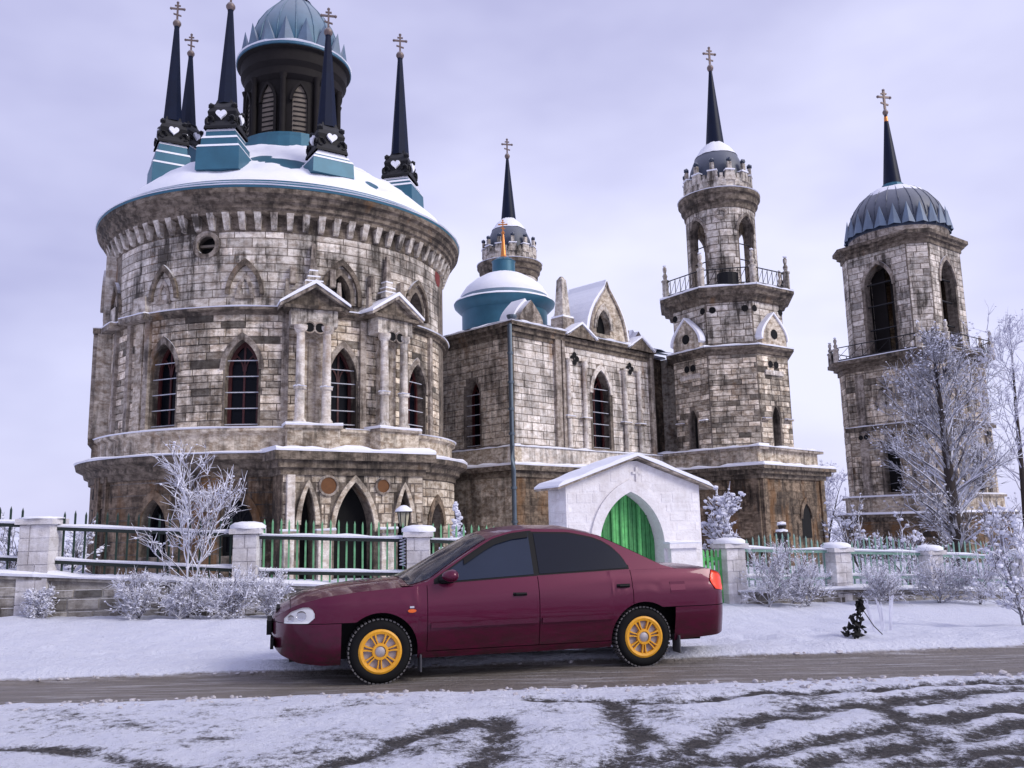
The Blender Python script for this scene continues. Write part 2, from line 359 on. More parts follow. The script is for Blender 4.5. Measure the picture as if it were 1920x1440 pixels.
# ashlar: individual stone blocks standing a little proud of the wall
def courses(path, s0, s1, z0, z1, ops, ch, ln, out, mat, proud=0.03, margin=0.03, skip=0.0, tonev=0.35, gap=0.011):
    z = z0; row = 0; zt = z1 if callable(z1) else (lambda s: z1)
    zmax = z1 if not callable(z1) else max(zt(s0 + (s1 - s0) * i / 20) for i in range(21))
    while z < zmax - 0.08:
        h = min(ch * random.uniform(0.86, 1.14), zmax - z); zm = z + h / 2
        s = s0 - random.uniform(0, ln[1]); cutters = []
        for o in ops:
            hw = max([x for x in (halfw(o, z + 0.02), halfw(o, zm), halfw(o, z + h - 0.02)) if x is not None], default=None)
            if hw is not None: cutters.append((o['s'] - hw - margin, o['s'] + hw + margin))
        while s < s1:
            L = random.uniform(*ln); a, b_ = max(s, s0), min(s + L, s1); s += L
            segs = [(a, b_)]
            for c0, c1 in cutters:
                ns = []
                for p, q in segs:
                    if c1 <= p or c0 >= q: ns.append((p, q)); continue
                    if c0 > p: ns.append((p, c0))
                    if c1 < q: ns.append((c1, q))
                segs = ns
            for p, q in segs:
                if q - p < 0.08 or random.random() < skip: continue
                if callable(z1) and min(zt(p), zt(q)) < z + h: continue
                g = gap; pr = proud * random.uniform(0.35, 1.15); e = 0.012
                m_ = (p + q) / 2; ss_ = ((p + g, p + g + e), (m_, m_), (q - g, q - g - e)) if path.curved else ((p + g, p + g + e), (q - g, q - g - e))
                f0 = [path(a_, -0.03, z + g) for a_, _ in ss_] + [path(a_, -0.03, z + h - g) for a_, _ in ss_]
                f1 = [path(a_, pr, z + g + e) for _, a_ in ss_] + [path(a_, pr, z + h - g - e) for _, a_ in ss_]
                tn = random.gauss(0, 1) * tonev
                out.append((f0 + f1, max(-0.82, min(0.5, tn)), mat, (q - p) * h, path.nrm((p + q) / 2)))
        z += h; row += 1
BLOCK_2 = [(4, 5, 7, 6), (0, 1, 5, 4), (1, 3, 7, 5), (3, 2, 6, 7), (2, 0, 4, 6)]
BLOCK_3 = [(6, 7, 10, 9), (7, 8, 11, 10), (0, 1, 7, 6), (1, 2, 8, 7), (2, 5, 11, 8), (5, 4, 10, 11), (4, 3, 9, 10), (3, 0, 6, 9)]
def bf(bk): return BLOCK_2 if len(bk[0]) == 8 else BLOCK_3
def emit_blocks(blocks, parent, limit, name='stone_block'):
    def score(bk):
        c = sum((Vector(p) for p in bk[0]), Vector()) / len(bk[0]); v = Vector((0, 0, EYE)) - c
        return bk[3] * max(0.0, v.normalized().dot(bk[4])) / v.length ** 2
    bl = sorted(blocks, key=score, reverse=True)
    for bk in bl[:limit]: MB().add(bk[0], bf(bk), bk[1] or 1e-3).build(name, bk[2], parent)
    rest = {}
    for bk in bl[limit:]: rest.setdefault(bk[2], MB()).add(bk[0], bf(bk), bk[1])
    for k, mb in rest.items(): mb.build('stonework', k, parent, kind='stuff')
def ring_snow(c, r0, r1, z, th, parent, a0=0, a1=360, n=72, name='snow', seed=0):
    if c is C: r0 *= RSC; r1 *= RSC
    mb = MB(); full = a1 - a0 >= 359.9; m_ = n if full else n + 1; vs = []
    for i in range(m_):
        A = a0 + (a1 - a0) * i / n; a = rad(A); ca, sa = math.cos(a), math.sin(a)
        k = th * (0.75 + 0.6 * mnoise.noise((ca * 4 + seed, sa * 4, z)))
        dr = 0.03 * mnoise.noise((ca * 9, sa * 9, z + seed))
        for r, zz in ((r0, 0), (r0 + 0.02, k), (r1 - 0.06 + dr, k * 0.95), (r1 + 0.02 + dr, k * 0.45), (r1 - 0.01, -0.015)): vs.append((c[0] + r * ca, c[1] + r * sa, z + zz))
    fs = []
    for i in range(n):
        j = (i + 1) % m_
        for q in range(4): fs.append((i * 5 + q, j * 5 + q, j * 5 + q + 1, i * 5 + q + 1))
    return mb.add(vs, [tuple(reversed(f)) for f in fs]).build(name, 'snow', parent, smooth=50)
def ledge_snow(path, s0, s1, n0, n1, z, th, parent, slope=0.0, name='snow'):
    mb = MB(); k = max(2, int((s1 - s0) / 0.22)); vs = []
    for i in range(k + 1):
        s = s0 + (s1 - s0) * i / k; zz = z + slope * (s - s0)
        p = path(s, 0, 0); t_ = th * (0.75 + 0.7 * mnoise.noise((p[0] * 1.7, p[1] * 1.7, z * 3))); dn = 0.03 * mnoise.noise((p[0] * 3, p[1] * 3, 7))
        for nn, q in ((n0, 0), (n0, t_), (n1 - 0.05 + dn, t_ * 0.95), (n1 + 0.02 + dn, t_ * 0.4), (n1, -0.012)): vs.append(path(s, nn, zz + q))
    fs = [(i * 5 + q, i * 5 + q + 1, i * 5 + 6 + q, i * 5 + 5 + q) for i in range(k) for q in range(4)] + [(4, 3, 2, 1, 0), tuple(k * 5 + q for q in range(5))]
    return mb.add(vs, fs).build(name, 'snow', parent, smooth=50)
# ================================================================ GROUND
def axis_pts(lo_, hi_, step, far, growth=1.16):
    a = list(np.arange(lo_, hi_ + 1e-6, step)); d = step; p = hi_
    while p < far: d *= growth; p += d; a.append(p)
    return a
gx = axis_pts(0, 7.5, 0.055, 900); gx = sorted(set([-v for v in gx] + gx)); gy = sorted(set([-40, -15, -6, -2, 0.5, 2, 3] + axis_pts(3.5, 11.5, 0.05, 1500)))
GX, GY = np.meshgrid(np.array(gx), np.array(gy))
def vnoise(X, Y, s, seed=0):
    # value noise, numpy
    x = X * s + seed * 17.3; y = Y * s + seed * 9.1; xi = np.floor(x).astype(int); yi = np.floor(y).astype(int); xf = x - xi; yf = y - yi
    def h(a, b_): 
        v = np.sin(a * 127.1 + b_ * 311.7 + seed * 74.7) * 43758.5453; return v - np.floor(v)
    u = xf * xf * (3 - 2 * xf); v = yf * yf * (3 - 2 * yf)
    return (h(xi, yi) * (1 - u) + h(xi + 1, yi) * u) * (1 - v) + (h(xi, yi + 1) * (1 - u) + h(xi + 1, yi + 1) * u) * v
def fbm(X, Y, s, o=5, seed=0):
    a = 0; k = 0.5
    for i in range(o): a = a + k * vnoise(X, Y, s * 2 ** i, seed + i); k *= 0.5
    return a
def sst(a, b_, x): t_ = np.clip((x - a) / (b_ - a), 0, 1); return t_ * t_ * (3 - 2 * t_)
def roadN(X): return 7.50 + (X + 4.3) * 0.047
def roadF(X): return 8.68 + (X + 5.0) * 0.083
def roadsn(X): return 0
ZF = -0.24 - 0.029 * np.clip(GX, -30, 40)
Z = 0.06 + (ZF - 0.06) * sst(9.6, 16.5, GY)
edge = 0.22 * (fbm(GX, GY, 1.6, 4, 3) - 0.5)
onroad = sst(-0.10, 0.12, GY - roadN(GX) + edge) * sst(-0.10, 0.14, roadF(GX) - GY + edge * 0.8)
# tyre ruts in the slush, laid out on the ground
RUTS = [[(1420, 1440), (1180, 1372), (1165, 1330), (1100, 1310)], [(1130, 1450), (1290, 1400), (1400, 1352), (1500, 1332), (1640, 1310), (1920, 1290)],
        [(1230, 1450), (1420, 1408), (1600, 1372), (1770, 1345), (1930, 1318)], [(1360, 1460), (1560, 1420), (1760, 1385), (1930, 1352)],
        [(1500, 1470), (1700, 1430), (1930, 1392)], [(1080, 1460), (1160, 1420), (1190, 1372), (1150, 1325)], [(1640, 1318), (1700, 1345), (1760, 1390), (1800, 1425)],
        [(540, 1450), (700, 1408), (800, 1365), (920, 1342)], [(880, 1450), (930, 1400), (925, 1340)], [(1500, 1345), (1600, 1320), (1750, 1312), (1930, 1335)],
        [(1000, 1310), (1250, 1318), (1420, 1300), (1620, 1290), (1930, 1272)], [(1700, 1460), (1930, 1425)], [(-10, 1400), (200, 1410), (330, 1440)]]
RW = [v * 1.0 for v in (0.10, 0.17, 0.16, 0.15, 0.15, 0.16, 0.14, 0.15, 0.17, 0.10, 0.10, 0.15, 0.12)]
rut = np.zeros_like(Z); near = (GY > 3.4) & (GY < 9) & (np.abs(GX) < 9)
nx_, ny_ = GX[near], GY[near]
wx = nx_ + 0.10 * (fbm(nx_, ny_, 2.2, 3, 5) - .5) * 2; wy = ny_ + 0.10 * (fbm(nx_, ny_, 2.2, 3, 9) - .5) * 2
acc = np.zeros(nx_.shape)
for pl_, rw in zip(RUTS, RW):
    pts = [atz(x, y, 0.06) for x, y in pl_]; dmin = np.full(nx_.shape, 9.0)
    for a, b_ in zip(pts[:-1], pts[1:]):
        ex, ey = b_.x - a.x, b_.y - a.y; t_ = np.clip(((wx - a.x) * ex + (wy - a.y) * ey) / (ex * ex + ey * ey), 0, 1)
        dmin = np.minimum(dmin, np.hypot(wx - a.x - t_ * ex, wy - a.y - t_ * ey))
    acc = np.maximum(acc, np.exp(-(dmin / rw) ** 2))
rut[near] = acc
below = sst(0.05, 0.4, roadN(GX) - GY)
mott = fbm(GX, GY, 2.6, 6, 21)
dirt = np.clip(rut * (0.66 + 0.9 * (fbm(GX, GY, 5, 5, 31) - 0.45)), 0, 1)
grey = (0.10 + np.clip((mott - 0.42) * 2.6, 0, 1) * 0.34) * below
dirt = np.clip(np.maximum(dirt * 0.95, grey) , 0, 1)
Z = Z - 0.035 * onroad - 0.03 * rut * below
prng = np.random.RandomState(3)
for k in range(150):
    fx, fy = prng.uniform(-12, 12), prng.uniform(10.0, 16.0); rx, ry = prng.uniform(.07, .2), prng.uniform(.07, .16)
    Z = Z - prng.uniform(.02, .07) * np.exp(-((GX - fx) / rx) ** 2 - ((GY - fy) / ry) ** 2)
Z = Z + (fbm(GX, GY, 3.0, 5, 91) - .5) * 0.11 * sst(9.3, 10.2, GY) * sst(30, 18, GY)
rough_ = (fbm(GX, GY, 3.2, 5, 41) - 0.5)
Z = Z + rough_ * 0.05 * (1 - onroad) * sst(400, 30, GY) + (fbm(GX, GY, 11, 3, 51) - 0.5) * 0.03 * (1 - onroad) * below
Z = Z + (fbm(GX, GY, 0.9, 3, 61) - .5) * 0.16 * sst(9.5, 11, GY) * sst(17.5, 14, GY)
Z = Z + 0.07 * np.exp(-((GY - roadF(GX) - 0.22) / 0.22) ** 2) * (0.5 + (fbm(GX, GY, 2.0, 3, 71)))
sl = (fbm(GX * 0.35, GY * 3.0, 2.0, 4, 81) - 0.5)
Z = Z + sl * 0.03 * onroad
ny, nx = GX.shape
verts = np.stack([GX.ravel(), GY.ravel(), Z.ravel()], 1)
ii = np.arange(ny * nx).reshape(ny, nx); quads = np.stack([ii[:-1, :-1].ravel(), ii[:-1, 1:].ravel(), ii[1:, 1:].ravel(), ii[1:, :-1].ravel()], 1)
me = bpy.data.meshes.new('snowy_ground'); me.from_pydata(verts.tolist(), [], quads.tolist())
for nm, arr in (('road', onroad), ('dirt', dirt)):
    a = me.attributes.new(nm, 'FLOAT', 'POINT'); a.data.foreach_set('value', arr.ravel().astype(np.float32))
me.shade_smooth()
m, t, b = newmat('ground_snow')
ar = nd(t, 'ShaderNodeAttribute', attribute_name='road').outputs['Fac']; ad = nd(t, 'ShaderNodeAttribute', attribute_name='dirt').outputs['Fac']
fine = noise(t, 16, 7, 0.75); mid_ = noise(t, 4.0, 6, 0.65)
sn = mixc(t, mid_, (0.66, 0.69, 0.84), (0.86, 0.87, 0.94))
mud = mixc(t, ramp(t, noise(t, 30, 6, 0.8), [(0.4, 0.0), (0.62, 1.0)]), (0.008, 0.007, 0.007), (0.085, 0.074, 0.068))
streak = noise(t, 2.0, 7, 0.7, (0.45, 5.0, 1))
rd = mixc(t, streak, (0.075, 0.064, 0.056), (0.33, 0.29, 0.26))
rd = mixc(t, math_(t, 'MULTIPLY', ramp(t, noise(t, 2.6, 7, 0.75, (0.35, 4.5, 1)), [(0.51, 0.0), (0.63, 1.0)]), 0.7), rd, (0.52, 0.50, 0.52))
f1 = math_(t, 'ADD', ad, math_(t, 'MULTIPLY', math_(t, 'SUBTRACT', noise(t, 13, 9, 0.85), 0.5), 2.4))
fd = ramp(t, f1, [(0.22, 0.0), (0.54, 1.0)])
c = mixc(t, math_(t, 'MULTIPLY', fd, 0.98), sn, mud)
f2 = math_(t, 'ADD', ar, math_(t, 'MULTIPLY', math_(t, 'SUBTRACT', fine, 0.5), 0.5))
fr = ramp(t, f2, [(0.36, 0.0), (0.62, 1.0)])
c = mixc(t, fr, c, rd)
t.links.new(c, b.inputs['Base Color'])
t.links.new(ramp(t, fr, [(0.0, 0.85), (1.0, 0.48)]), b.inputs['Roughness']); b.inputs['Specular IOR Level'].default_value = 0.35
bump(t, b, math_(t, 'ADD', fine, math_(t, 'MULTIPLY', mid_, 0.8)), 0.06, 0.9)
me.materials.append(MATS['ground_snow'])
go = bpy.data.objects.new('snowy_ground', me); col.objects.link(go); go['kind'] = 'structure'; go['label'] = 'snow covered ground with a bare muddy road strip and tyre ruts'
# ================================================================ CHURCH
C0 = (-9.44, 33.67); C = (-9.02, 33.67); RSC = 0.966
LC = (-8.85, 33.62)
def remap(d, r_old, r_new):
    # same bearing from the viewpoint, on the circle about C
    x, y = C0[0] + r_old * math.cos(rad(d)), C0[1] + r_old * math.sin(rad(d)); L = math.hypot(x, y); x /= L; y /= L
    bq = x * C[0] + y * C[1]; dq = bq * bq - (C[0] ** 2 + C[1] ** 2 - r_new ** 2)
    if dq < 0: return d
    tq = bq - math.sqrt(dq) if -165 < d < 5 else bq + math.sqrt(dq); return math.degrees(math.atan2(y * tq - C[1], x * tq - C[0]))
def rel(al, pe): return (C0[0] + (al + pe) * 0.70711, C0[1] + (al - pe) * 0.70711)
church = thing('church', 'weathered stone church with round teal-roofed rotunda, nave and twin spired towers', 'church', (C[0], C[1], -0.3))
CB = []       # stone blocks of the church
R0 = 6.5 * RSC
drum = cylp(C, R0, 0.0)
def S(deg): return rad(remap(deg, 6.5, R0) if -140 < deg < 5 else deg) * R0
def win_parts(path, o, parent, depth=0.32, bars=5, name='window', frame='red_frame', glass='window_glass', mull=True):
    fr = MB(); ol = outline(o); il = outline(grow(o, -0.11, -0.14, -0.11)); fr.band(path, il, ol, -depth - 0.1, -depth, closed=True)
    if mull:
        fr.prism(path, [(o['s'] - 0.035, o['z0']), (o['s'] + 0.035, o['z0']), (o['s'] + 0.035, o['z1'] - 0.1), (o['s'] - 0.035, o['z1'] - 0.1)], -depth - 0.09, -depth - 0.03)
        w4 = o['w'] / 4
        for sg in (-1, 1):
            sub = dict(k='arch', s=o['s'] + sg * w4, w=w4 * 1.9, z0=o['zs'] - 0.02, z1=o['zs'] + w4 * 2.0, zs=o['zs'])
            fr.band(path, outline(grow(sub, -0.05), 5, True), outline(sub, 5, True), -depth - 0.09, -depth - 0.03)
    wn = fr.build(name, frame, parent)
    fill(MB(), path, o, -depth - 0.07).build('glass_pane', glass, wn)
    for i in range(bars):
        z = o['z0'] + 0.05 + (o['z1'] - o['z0']) * 0.74 * i / max(1, bars - 1)
        hw = (halfw(o, z) or 0.2)
        MB().add([path(o['s'] - hw, -0.13, z), path(o['s'] + hw, -0.13, z), path(o['s'] + hw, -0.10, z), path(o['s'] - hw, -0.10, z),
                  path(o['s'] - hw, -0.13, z + 0.035), path(o['s'] + hw, -0.13, z + 0.035), path(o['s'] + hw, -0.10, z + 0.028), path(o['s'] - hw, -0.10, z + 0.028)],
                 [(3, 2, 1, 0), (4, 5, 6, 7), (0, 1, 5, 4), (1, 2, 6, 5), (2, 3, 7, 6), (3, 0, 4, 7)]).build('window_bar', 'window_bar', wn)
    return wn
# --- rotunda drum
o1 = arch(S(-106.2), 1.10, 4.82, 7.62, 6.6); o2 = arch(S(-83.0), 1.08, 4.76, 7.58, 6.6); o3 = arch(S(-54.2), 0.98, 4.35, 7.45, 6.35); o4 = arch(S(-23.2), 1.15, 4.5, 7.3, 6.25)
u3 = arch(S(-55.2), 0.72, 8.9, 9.95, 9.2); u4 = arch(S(-23.6), 0.85, 8.95, 9.98, 9.25)
rw_ = rnd(S(-94.2), 0.34, 10.82); nl = arch(S(-126.5), 0.62, 5.1, 7.5, 6.9)
dops = [o1, o2, o3, o4, u3, u4, rw_, nl]
wall(MB(), drum, S(-180), S(40), 4.0, 12.2, dops, 0.35, depth=0.45).build('rotunda_wall', 'mortar_stone', church, smooth=40)
courses(drum, S(-139), S(4), 4.72, 8.45, [grow(q, 0.02) for q in dops], 0.25, (0.5, 1.1), CB, 'wall_stone', tonev=0.46, gap=0.008)
courses(drum, S(-139), S(4), 8.7, 11.30, [grow(q, 0.1) for q in dops], 0.29, (0.6, 1.3), CB, 'upper_stone', proud=0.014, tonev=0.17, gap=0.006)
for q in (o1, o2, o4): win_parts(drum, q, church)
win_parts(drum, o3, church, depth=0.4, bars=6)
for q in (u3, u4, nl):
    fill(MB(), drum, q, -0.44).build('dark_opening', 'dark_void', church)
rwf = MB().band(drum, outline(grow(rw_, -0.02)), outline(grow(rw_, 0.13)), -0.05, 0.06, True).build('round_window', 'trim_stone', church)
fill(MB(), drum, rw_, -0.3).build('glass_pane', 'dark_void', rwf)
MB().prism(drum, [(rw_['s'] - .3, 10.79), (rw_['s'] + .3, 10.79), (rw_['s'] + .3, 10.87), (rw_['s'] - .3, 10.87)], -0.25, -0.12).build('window_bar', 'lantern_slat', rwf)
rb = rnd(S(2.0), 0.36, 11.05); fill(MB(), drum, rb, 0.02).build('red_boss', 'red_boss', church)
for q in (o1, o2, o3, o4):
    MB().band(drum, outline(grow(q, 0.0), 8, True), outline(grow(q, 0.17), 8, True), -0.04, 0.05).build('arch_moulding', 'trim_stone', church)
for q, g in ((u3, 0.36), (u4, 0.3)):
    MB().band(drum, outline(grow(q, g * 0.6, g * 0.9), 8), outline(grow(q, g, g * 1.5), 8), -0.04, 0.12).build('arch_moulding', 'cornice_stone', church)
for th, hwid in ((-82.8, 0.62), (-107.0, 0.62), (-127, 0.6)):
    q = arch(S(th), hwid * 2, 8.78, 10.3, 9.1)
    MB().band(drum, outline(grow(q, -0.13, -0.22), 8, True), outline(q, 8, True), -0.04, 0.12).build('arch_moulding', 'cornice_stone', church)
    q2 = grow(q, -0.36, -0.5); MB().band(drum, outline(grow(q2, -0.1, -0.18), 8, True), outline(q2, 8, True), -0.04, 0.06).build('arch_moulding', 'trim_stone', church)
    MB().prism(drum, [(S(th) - .3, 8.95), (S(th) + .3, 8.95), (S(th) + .3, 9.08), (S(th) - .3, 9.08)], -0.04, 0.08).build('niche_sill', 'trim_stone', church)
# string course, main cornice, corbels
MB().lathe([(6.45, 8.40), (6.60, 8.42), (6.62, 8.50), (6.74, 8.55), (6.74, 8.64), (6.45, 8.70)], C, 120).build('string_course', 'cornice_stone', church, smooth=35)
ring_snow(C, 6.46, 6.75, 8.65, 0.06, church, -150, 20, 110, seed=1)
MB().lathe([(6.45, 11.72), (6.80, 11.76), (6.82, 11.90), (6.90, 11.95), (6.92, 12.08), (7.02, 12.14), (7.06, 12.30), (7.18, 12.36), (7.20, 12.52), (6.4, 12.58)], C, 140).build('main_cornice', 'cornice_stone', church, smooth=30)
cm = MB(); cm.add([(-.02, -.09, .0), (-.02, .09, 0), (.16, .09, .04), (.16, -.09, .04), (-.02, -.12, .55), (-.02, .12, .55), (.36, .12, .55), (.36, -.12, .55)], [(0, 1, 2, 3), (4, 7, 6, 5), (0, 3, 7, 4), (1, 5, 6, 2), (3, 2, 6, 7)])
cmesh = cm.mesh('corbel', 'upper_stone')
MB().lathe([(6.5, 11.22), (6.525, 11.25), (6.525, 11.78)], C, 140).build('corbel_shade_band', 'cornice_stone', church, smooth=30)  # dark stone band that paints the shade between the corbels
for i in range(72):
    a = rad(-180 + i * 4.6)
    if -180 + i * 4.6 > 60: break
    inst('corbel', cmesh, church, (C[0] + 6.46 * RSC * math.cos(a), C[1] + 6.46 * RSC * math.sin(a), 11.27), a)
# pilaster strips
def strip(path, s, w_, z0, z1, pr, mat='trim_stone', name='pilaster'):
    return MB().prism(path, [(s - w_ / 2, z0), (s + w_ / 2, z0), (s + w_ / 2, z1), (s - w_ / 2, z1)], -0.04, pr).build(name, mat, church)
for d in (-71.2, -118.6, -111.4, -48.0, -31.0, -14.5, -138): strip(drum, S(d), 0.22, 4.72, 8.42, 0.13)
for d in (-114.9, -141): # small blind aedicule with obelisk at the left edge
    d = remap(d, 6.5, R0); pp = planep((C[0] + R0 * math.cos(rad(d)), C[1] + R0 * math.sin(rad(d))), d + 90)
    MB().prism(pp, [(-.65, 8.42), (.65, 8.42), (.75, 8.62), (-.75, 8.62)], -0.3, 0.42).build('entablature', 'trim_stone', church)
    MB().prism(pp, [(-.42, 8.62), (.42, 8.62), (.34, 9.3), (-.34, 9.3)], -0.3, 0.16).build('attic_block', 'upper_stone', church)
    ledge_snow(pp, -.7, .7, -0.1, 0.42, 8.625, 0.07, church)
    MB().prism(pp, [(-.2, 4.72), (.2, 4.72), (.2, 8.4), (-.2, 8.4)], -0.2, 0.07).build('pilaster', 'wall_stone', church)
# --- aedicules (paired columns under a gablet)
def aedicule(d, half=0.42):
    d = remap(d, 7.0, 7.0 * RSC)
    pp = planep((C[0] + R0 * math.cos(rad(d)), C[1] + R0 * math.sin(rad(d))), d + 90)
    MB().prism(pp, [(-.82, 3.95), (.82, 3.95), (.82, 4.6), (-.82, 4.6)], -.2, 0.86).build('pedestal', 'wall_stone', church)
    MB().prism(pp, [(-.9, 4.6), (.9, 4.6), (.9, 4.70), (-.9, 4.70)], -.2, 0.95).build('pedestal_cap', 'trim_stone', church)
    ledge_snow(pp, -.9, .9, -0.1, 0.95, 4.705, 0.12, church)
    MB().prism(pp, [(-.34, 4.72), (.34, 4.72), (.34, 7.9), (-.34, 7.9)], -.2, 0.22).build('pier', 'wall_stone', church)
    MB().prism(pp, [(-.12, 4.72), (.12, 4.72), (.12, 7.6), (-.12, 7.6)], 0.2, 0.27).build('pilaster', 'trim_stone', church)
    for sg in (-1, 1):
        x, y, _ = pp(sg * half, 0.55, 0)
        cm_ = MB().lathe([(.0, 4.72), (.21, 4.72), (.21, 4.86), (.155, 4.95), (.150, 5.85), (.2, 5.88), (.2, 5.97), (.145, 6.0), (.13, 7.72), (.17, 7.76), (.22, 7.86), (.22, 7.97), (0, 7.97)], (x, y), 20).build('column', 'facade_stone', church, smooth=40)
        ring_snow((x, y), 0.14, 0.205, 5.97, 0.06, cm_, n=14, name='snow_ring')
    # entablature with trefoil pendants
    tre = [(-.62, 7.97), (-.50, 7.97)]
    MB().prism(pp, [(-.75, 7.97), (.75, 7.97), (.75, 8.5), (-.75, 8.5)], -.2, 0.62).build('entablature', 'upper_stone', church)
    for sg in (-1, 1):
        fill(MB(), pp, rnd(sg * 0.17, 0.155, 7.90), 0.645).build('trefoil_hole', 'dark_void', church)
        MB().band(pp, outline(rnd(sg * 0.17, 0.155, 7.90)), outline(rnd(sg * 0.17, 0.20, 7.90)), 0.5, 0.67, True).build('trefoil_ring', 'trim_stone', church)
    MB().prism(pp, [(-.95, 8.5), (.95, 8.5), (1.0, 8.62), (-1.0, 8.62)], -.2, 0.74).build('cornice', 'cornice_stone', church)
    MB().prism(pp, [(-1.0, 8.62), (1.0, 8.62), (0, 9.22)], -.2, 0.60).build('gablet', 'cornice_stone', church)
    for sg in (-1, 1):
        poly = [(0, 9.22), (sg * 1.12, 8.52), (sg * 1.12, 8.62), (0, 9.34)]
        MB().prism(pp, poly if sg < 0 else poly[::-1], -.2, 0.80).build('gablet_slope', 'trim_stone', church)
        poly = [(0, 9.345), (sg * 1.14, 8.625), (sg * 1.14, 8.70), (sg * 0.6, 9.08), (0, 9.47)]
        MB().prism(pp, poly if sg < 0 else poly[::-1], -.2, 0.84).build('snow', 'snow', church)
    bx = pp(0, 0.15, 0)
    for k, (w_, h, z) in enumerate(((.62, .18, 9.32), (.44, .16, 9.52), (.30, .22, 9.68))):
        MB().box((bx[0], bx[1], z + h / 2), (w_, w_, h), rad(d)).build('finial_block', 'upper_stone', church)
        MB().box((bx[0], bx[1], z + h + 0.025), (w_ * .95, w_ * .95, 0.05), rad(d)).build('snow', 'snow', church)
    MB().box((bx[0], bx[1], 10.4), (.24, .24, 0.95), rad(d), top=0.45).build('finial_spike', 'trim_stone', church)
    for sg in (-1, 1):
        q = pp(sg * 0.85, 0.25, 0); MB().box((q[0], q[1], 9.1), (.2, .2, 0.95), rad(d), top=0.5).build('finial_spike', 'trim_stone', church)
        q = pp(sg * 0.66, 0.1, 0); MB().box((q[0], q[1], 9.75), (.22, .2, 0.6), rad(d), top=0.85).build('finial_block', 'trim_stone', church)
aedicule(-64.2); aedicule(-40.0)
# --- projecting side bay on the far left
sb = planep((C[0] + (R0 + .34) * math.cos(rad(-158)), C[1] + (R0 + .34) * math.sin(rad(-158))), -68)
for z0, z1, hw2, pr2, nm, mt in ((3.9, 8.45, 1.5, 0, 'side_bay', 'wall_stone'), (8.45, 8.62, 1.6, .16, 'side_bay_cornice', 'cornice_stone'), (8.62, 11.4, 1.25, -.12, 'side_bay', 'upper_stone'), (4.5, 4.7, 1.6, .12, 'side_bay_cornice', 'cornice_stone')):
    MB().prism(sb, [(-hw2, z0), (hw2, z0), (hw2, z1), (-hw2, z1)], -1.2, pr2).build(nm, mt, church)
courses(sb, -1.48, 1.48, 4.72, 8.42, [], 0.30, (.5, 1.0), CB, 'wall_stone', tonev=.45)
ledge_snow(sb, -1.6, 1.6, -.3, .16, 8.625, .06, church)
for s_ in (-1.3, 1.3): MB().prism(sb, [(s_ - .16, 4.7), (s_ + .16, 4.7), (s_ + .16, 8.4), (s_ - .16, 8.4)], -.05, .14).build('pilaster', 'trim_stone', church)
qa = arch(0, 1.7, 8.7, 11.2, 9.4); MB().band(sb, outline(grow(qa, -.2, -.3), 8, True), outline(qa, 8, True), -.2, .02).build('arch_moulding', 'trim_stone', church)
# --- podium
RP = 6.9 * RSC; pod = cylp(C, RP, 0.0)
def SP(deg): return rad(remap(deg, 6.9, RP) if -140 < deg < 5 else deg) * RP
b1 = arch(SP(-82.6), 1.05, 0.7, 2.45, 1.6); b2 = arch(SP(-104.6), 1.05, 0.7, 2.5, 1.6); b3 = arch(SP(-16.5), 1.0, 0.5, 2.3, 1.5)
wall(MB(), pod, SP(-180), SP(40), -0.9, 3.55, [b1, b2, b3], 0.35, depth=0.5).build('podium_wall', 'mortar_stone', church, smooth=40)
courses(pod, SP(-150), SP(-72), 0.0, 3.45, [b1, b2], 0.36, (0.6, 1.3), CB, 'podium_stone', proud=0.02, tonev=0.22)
courses(pod, SP(-32), SP(25), 0.0, 3.45, [b3], 0.33, (0.6, 1.2), CB, 'wall_stone', proud=0.02, tonev=0.2)
for q in (b1, b2, b3):
    MB().band(pod, outline(q, 8, True), outline(grow(q, 0.22), 8, True), -0.04, 0.06).build('arch_moulding', 'podium_stone', church)
    win_parts(pod, q, church, depth=0.38, bars=0, frame='black_iron')
for d in (-138, -131, -124): strip(pod, SP(d), 0.2, 0.2, 3.3, 0.12, 'podium_stone'); 
for d in (-134.5, -127.5): fill(MB(), pod, arch(SP(d), 0.45, 1.2, 3.0, 2.5), 0.012).build('dark_opening', 'dark_void', church)
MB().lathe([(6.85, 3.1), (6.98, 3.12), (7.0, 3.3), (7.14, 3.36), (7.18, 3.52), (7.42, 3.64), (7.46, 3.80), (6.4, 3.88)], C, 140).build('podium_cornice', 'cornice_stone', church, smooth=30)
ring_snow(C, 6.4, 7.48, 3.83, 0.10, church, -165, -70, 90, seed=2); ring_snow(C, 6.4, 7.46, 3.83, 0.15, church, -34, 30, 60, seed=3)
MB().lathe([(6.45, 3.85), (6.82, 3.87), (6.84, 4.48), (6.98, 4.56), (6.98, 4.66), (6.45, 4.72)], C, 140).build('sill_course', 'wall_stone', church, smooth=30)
ring_snow(C, 6.46, 7.0, 4.665, 0.06, church, -150, -70, 80, seed=4); ring_snow(C, 6.46, 7.0, 4.665, 0.06, church, -58, 20, 70, seed=4)
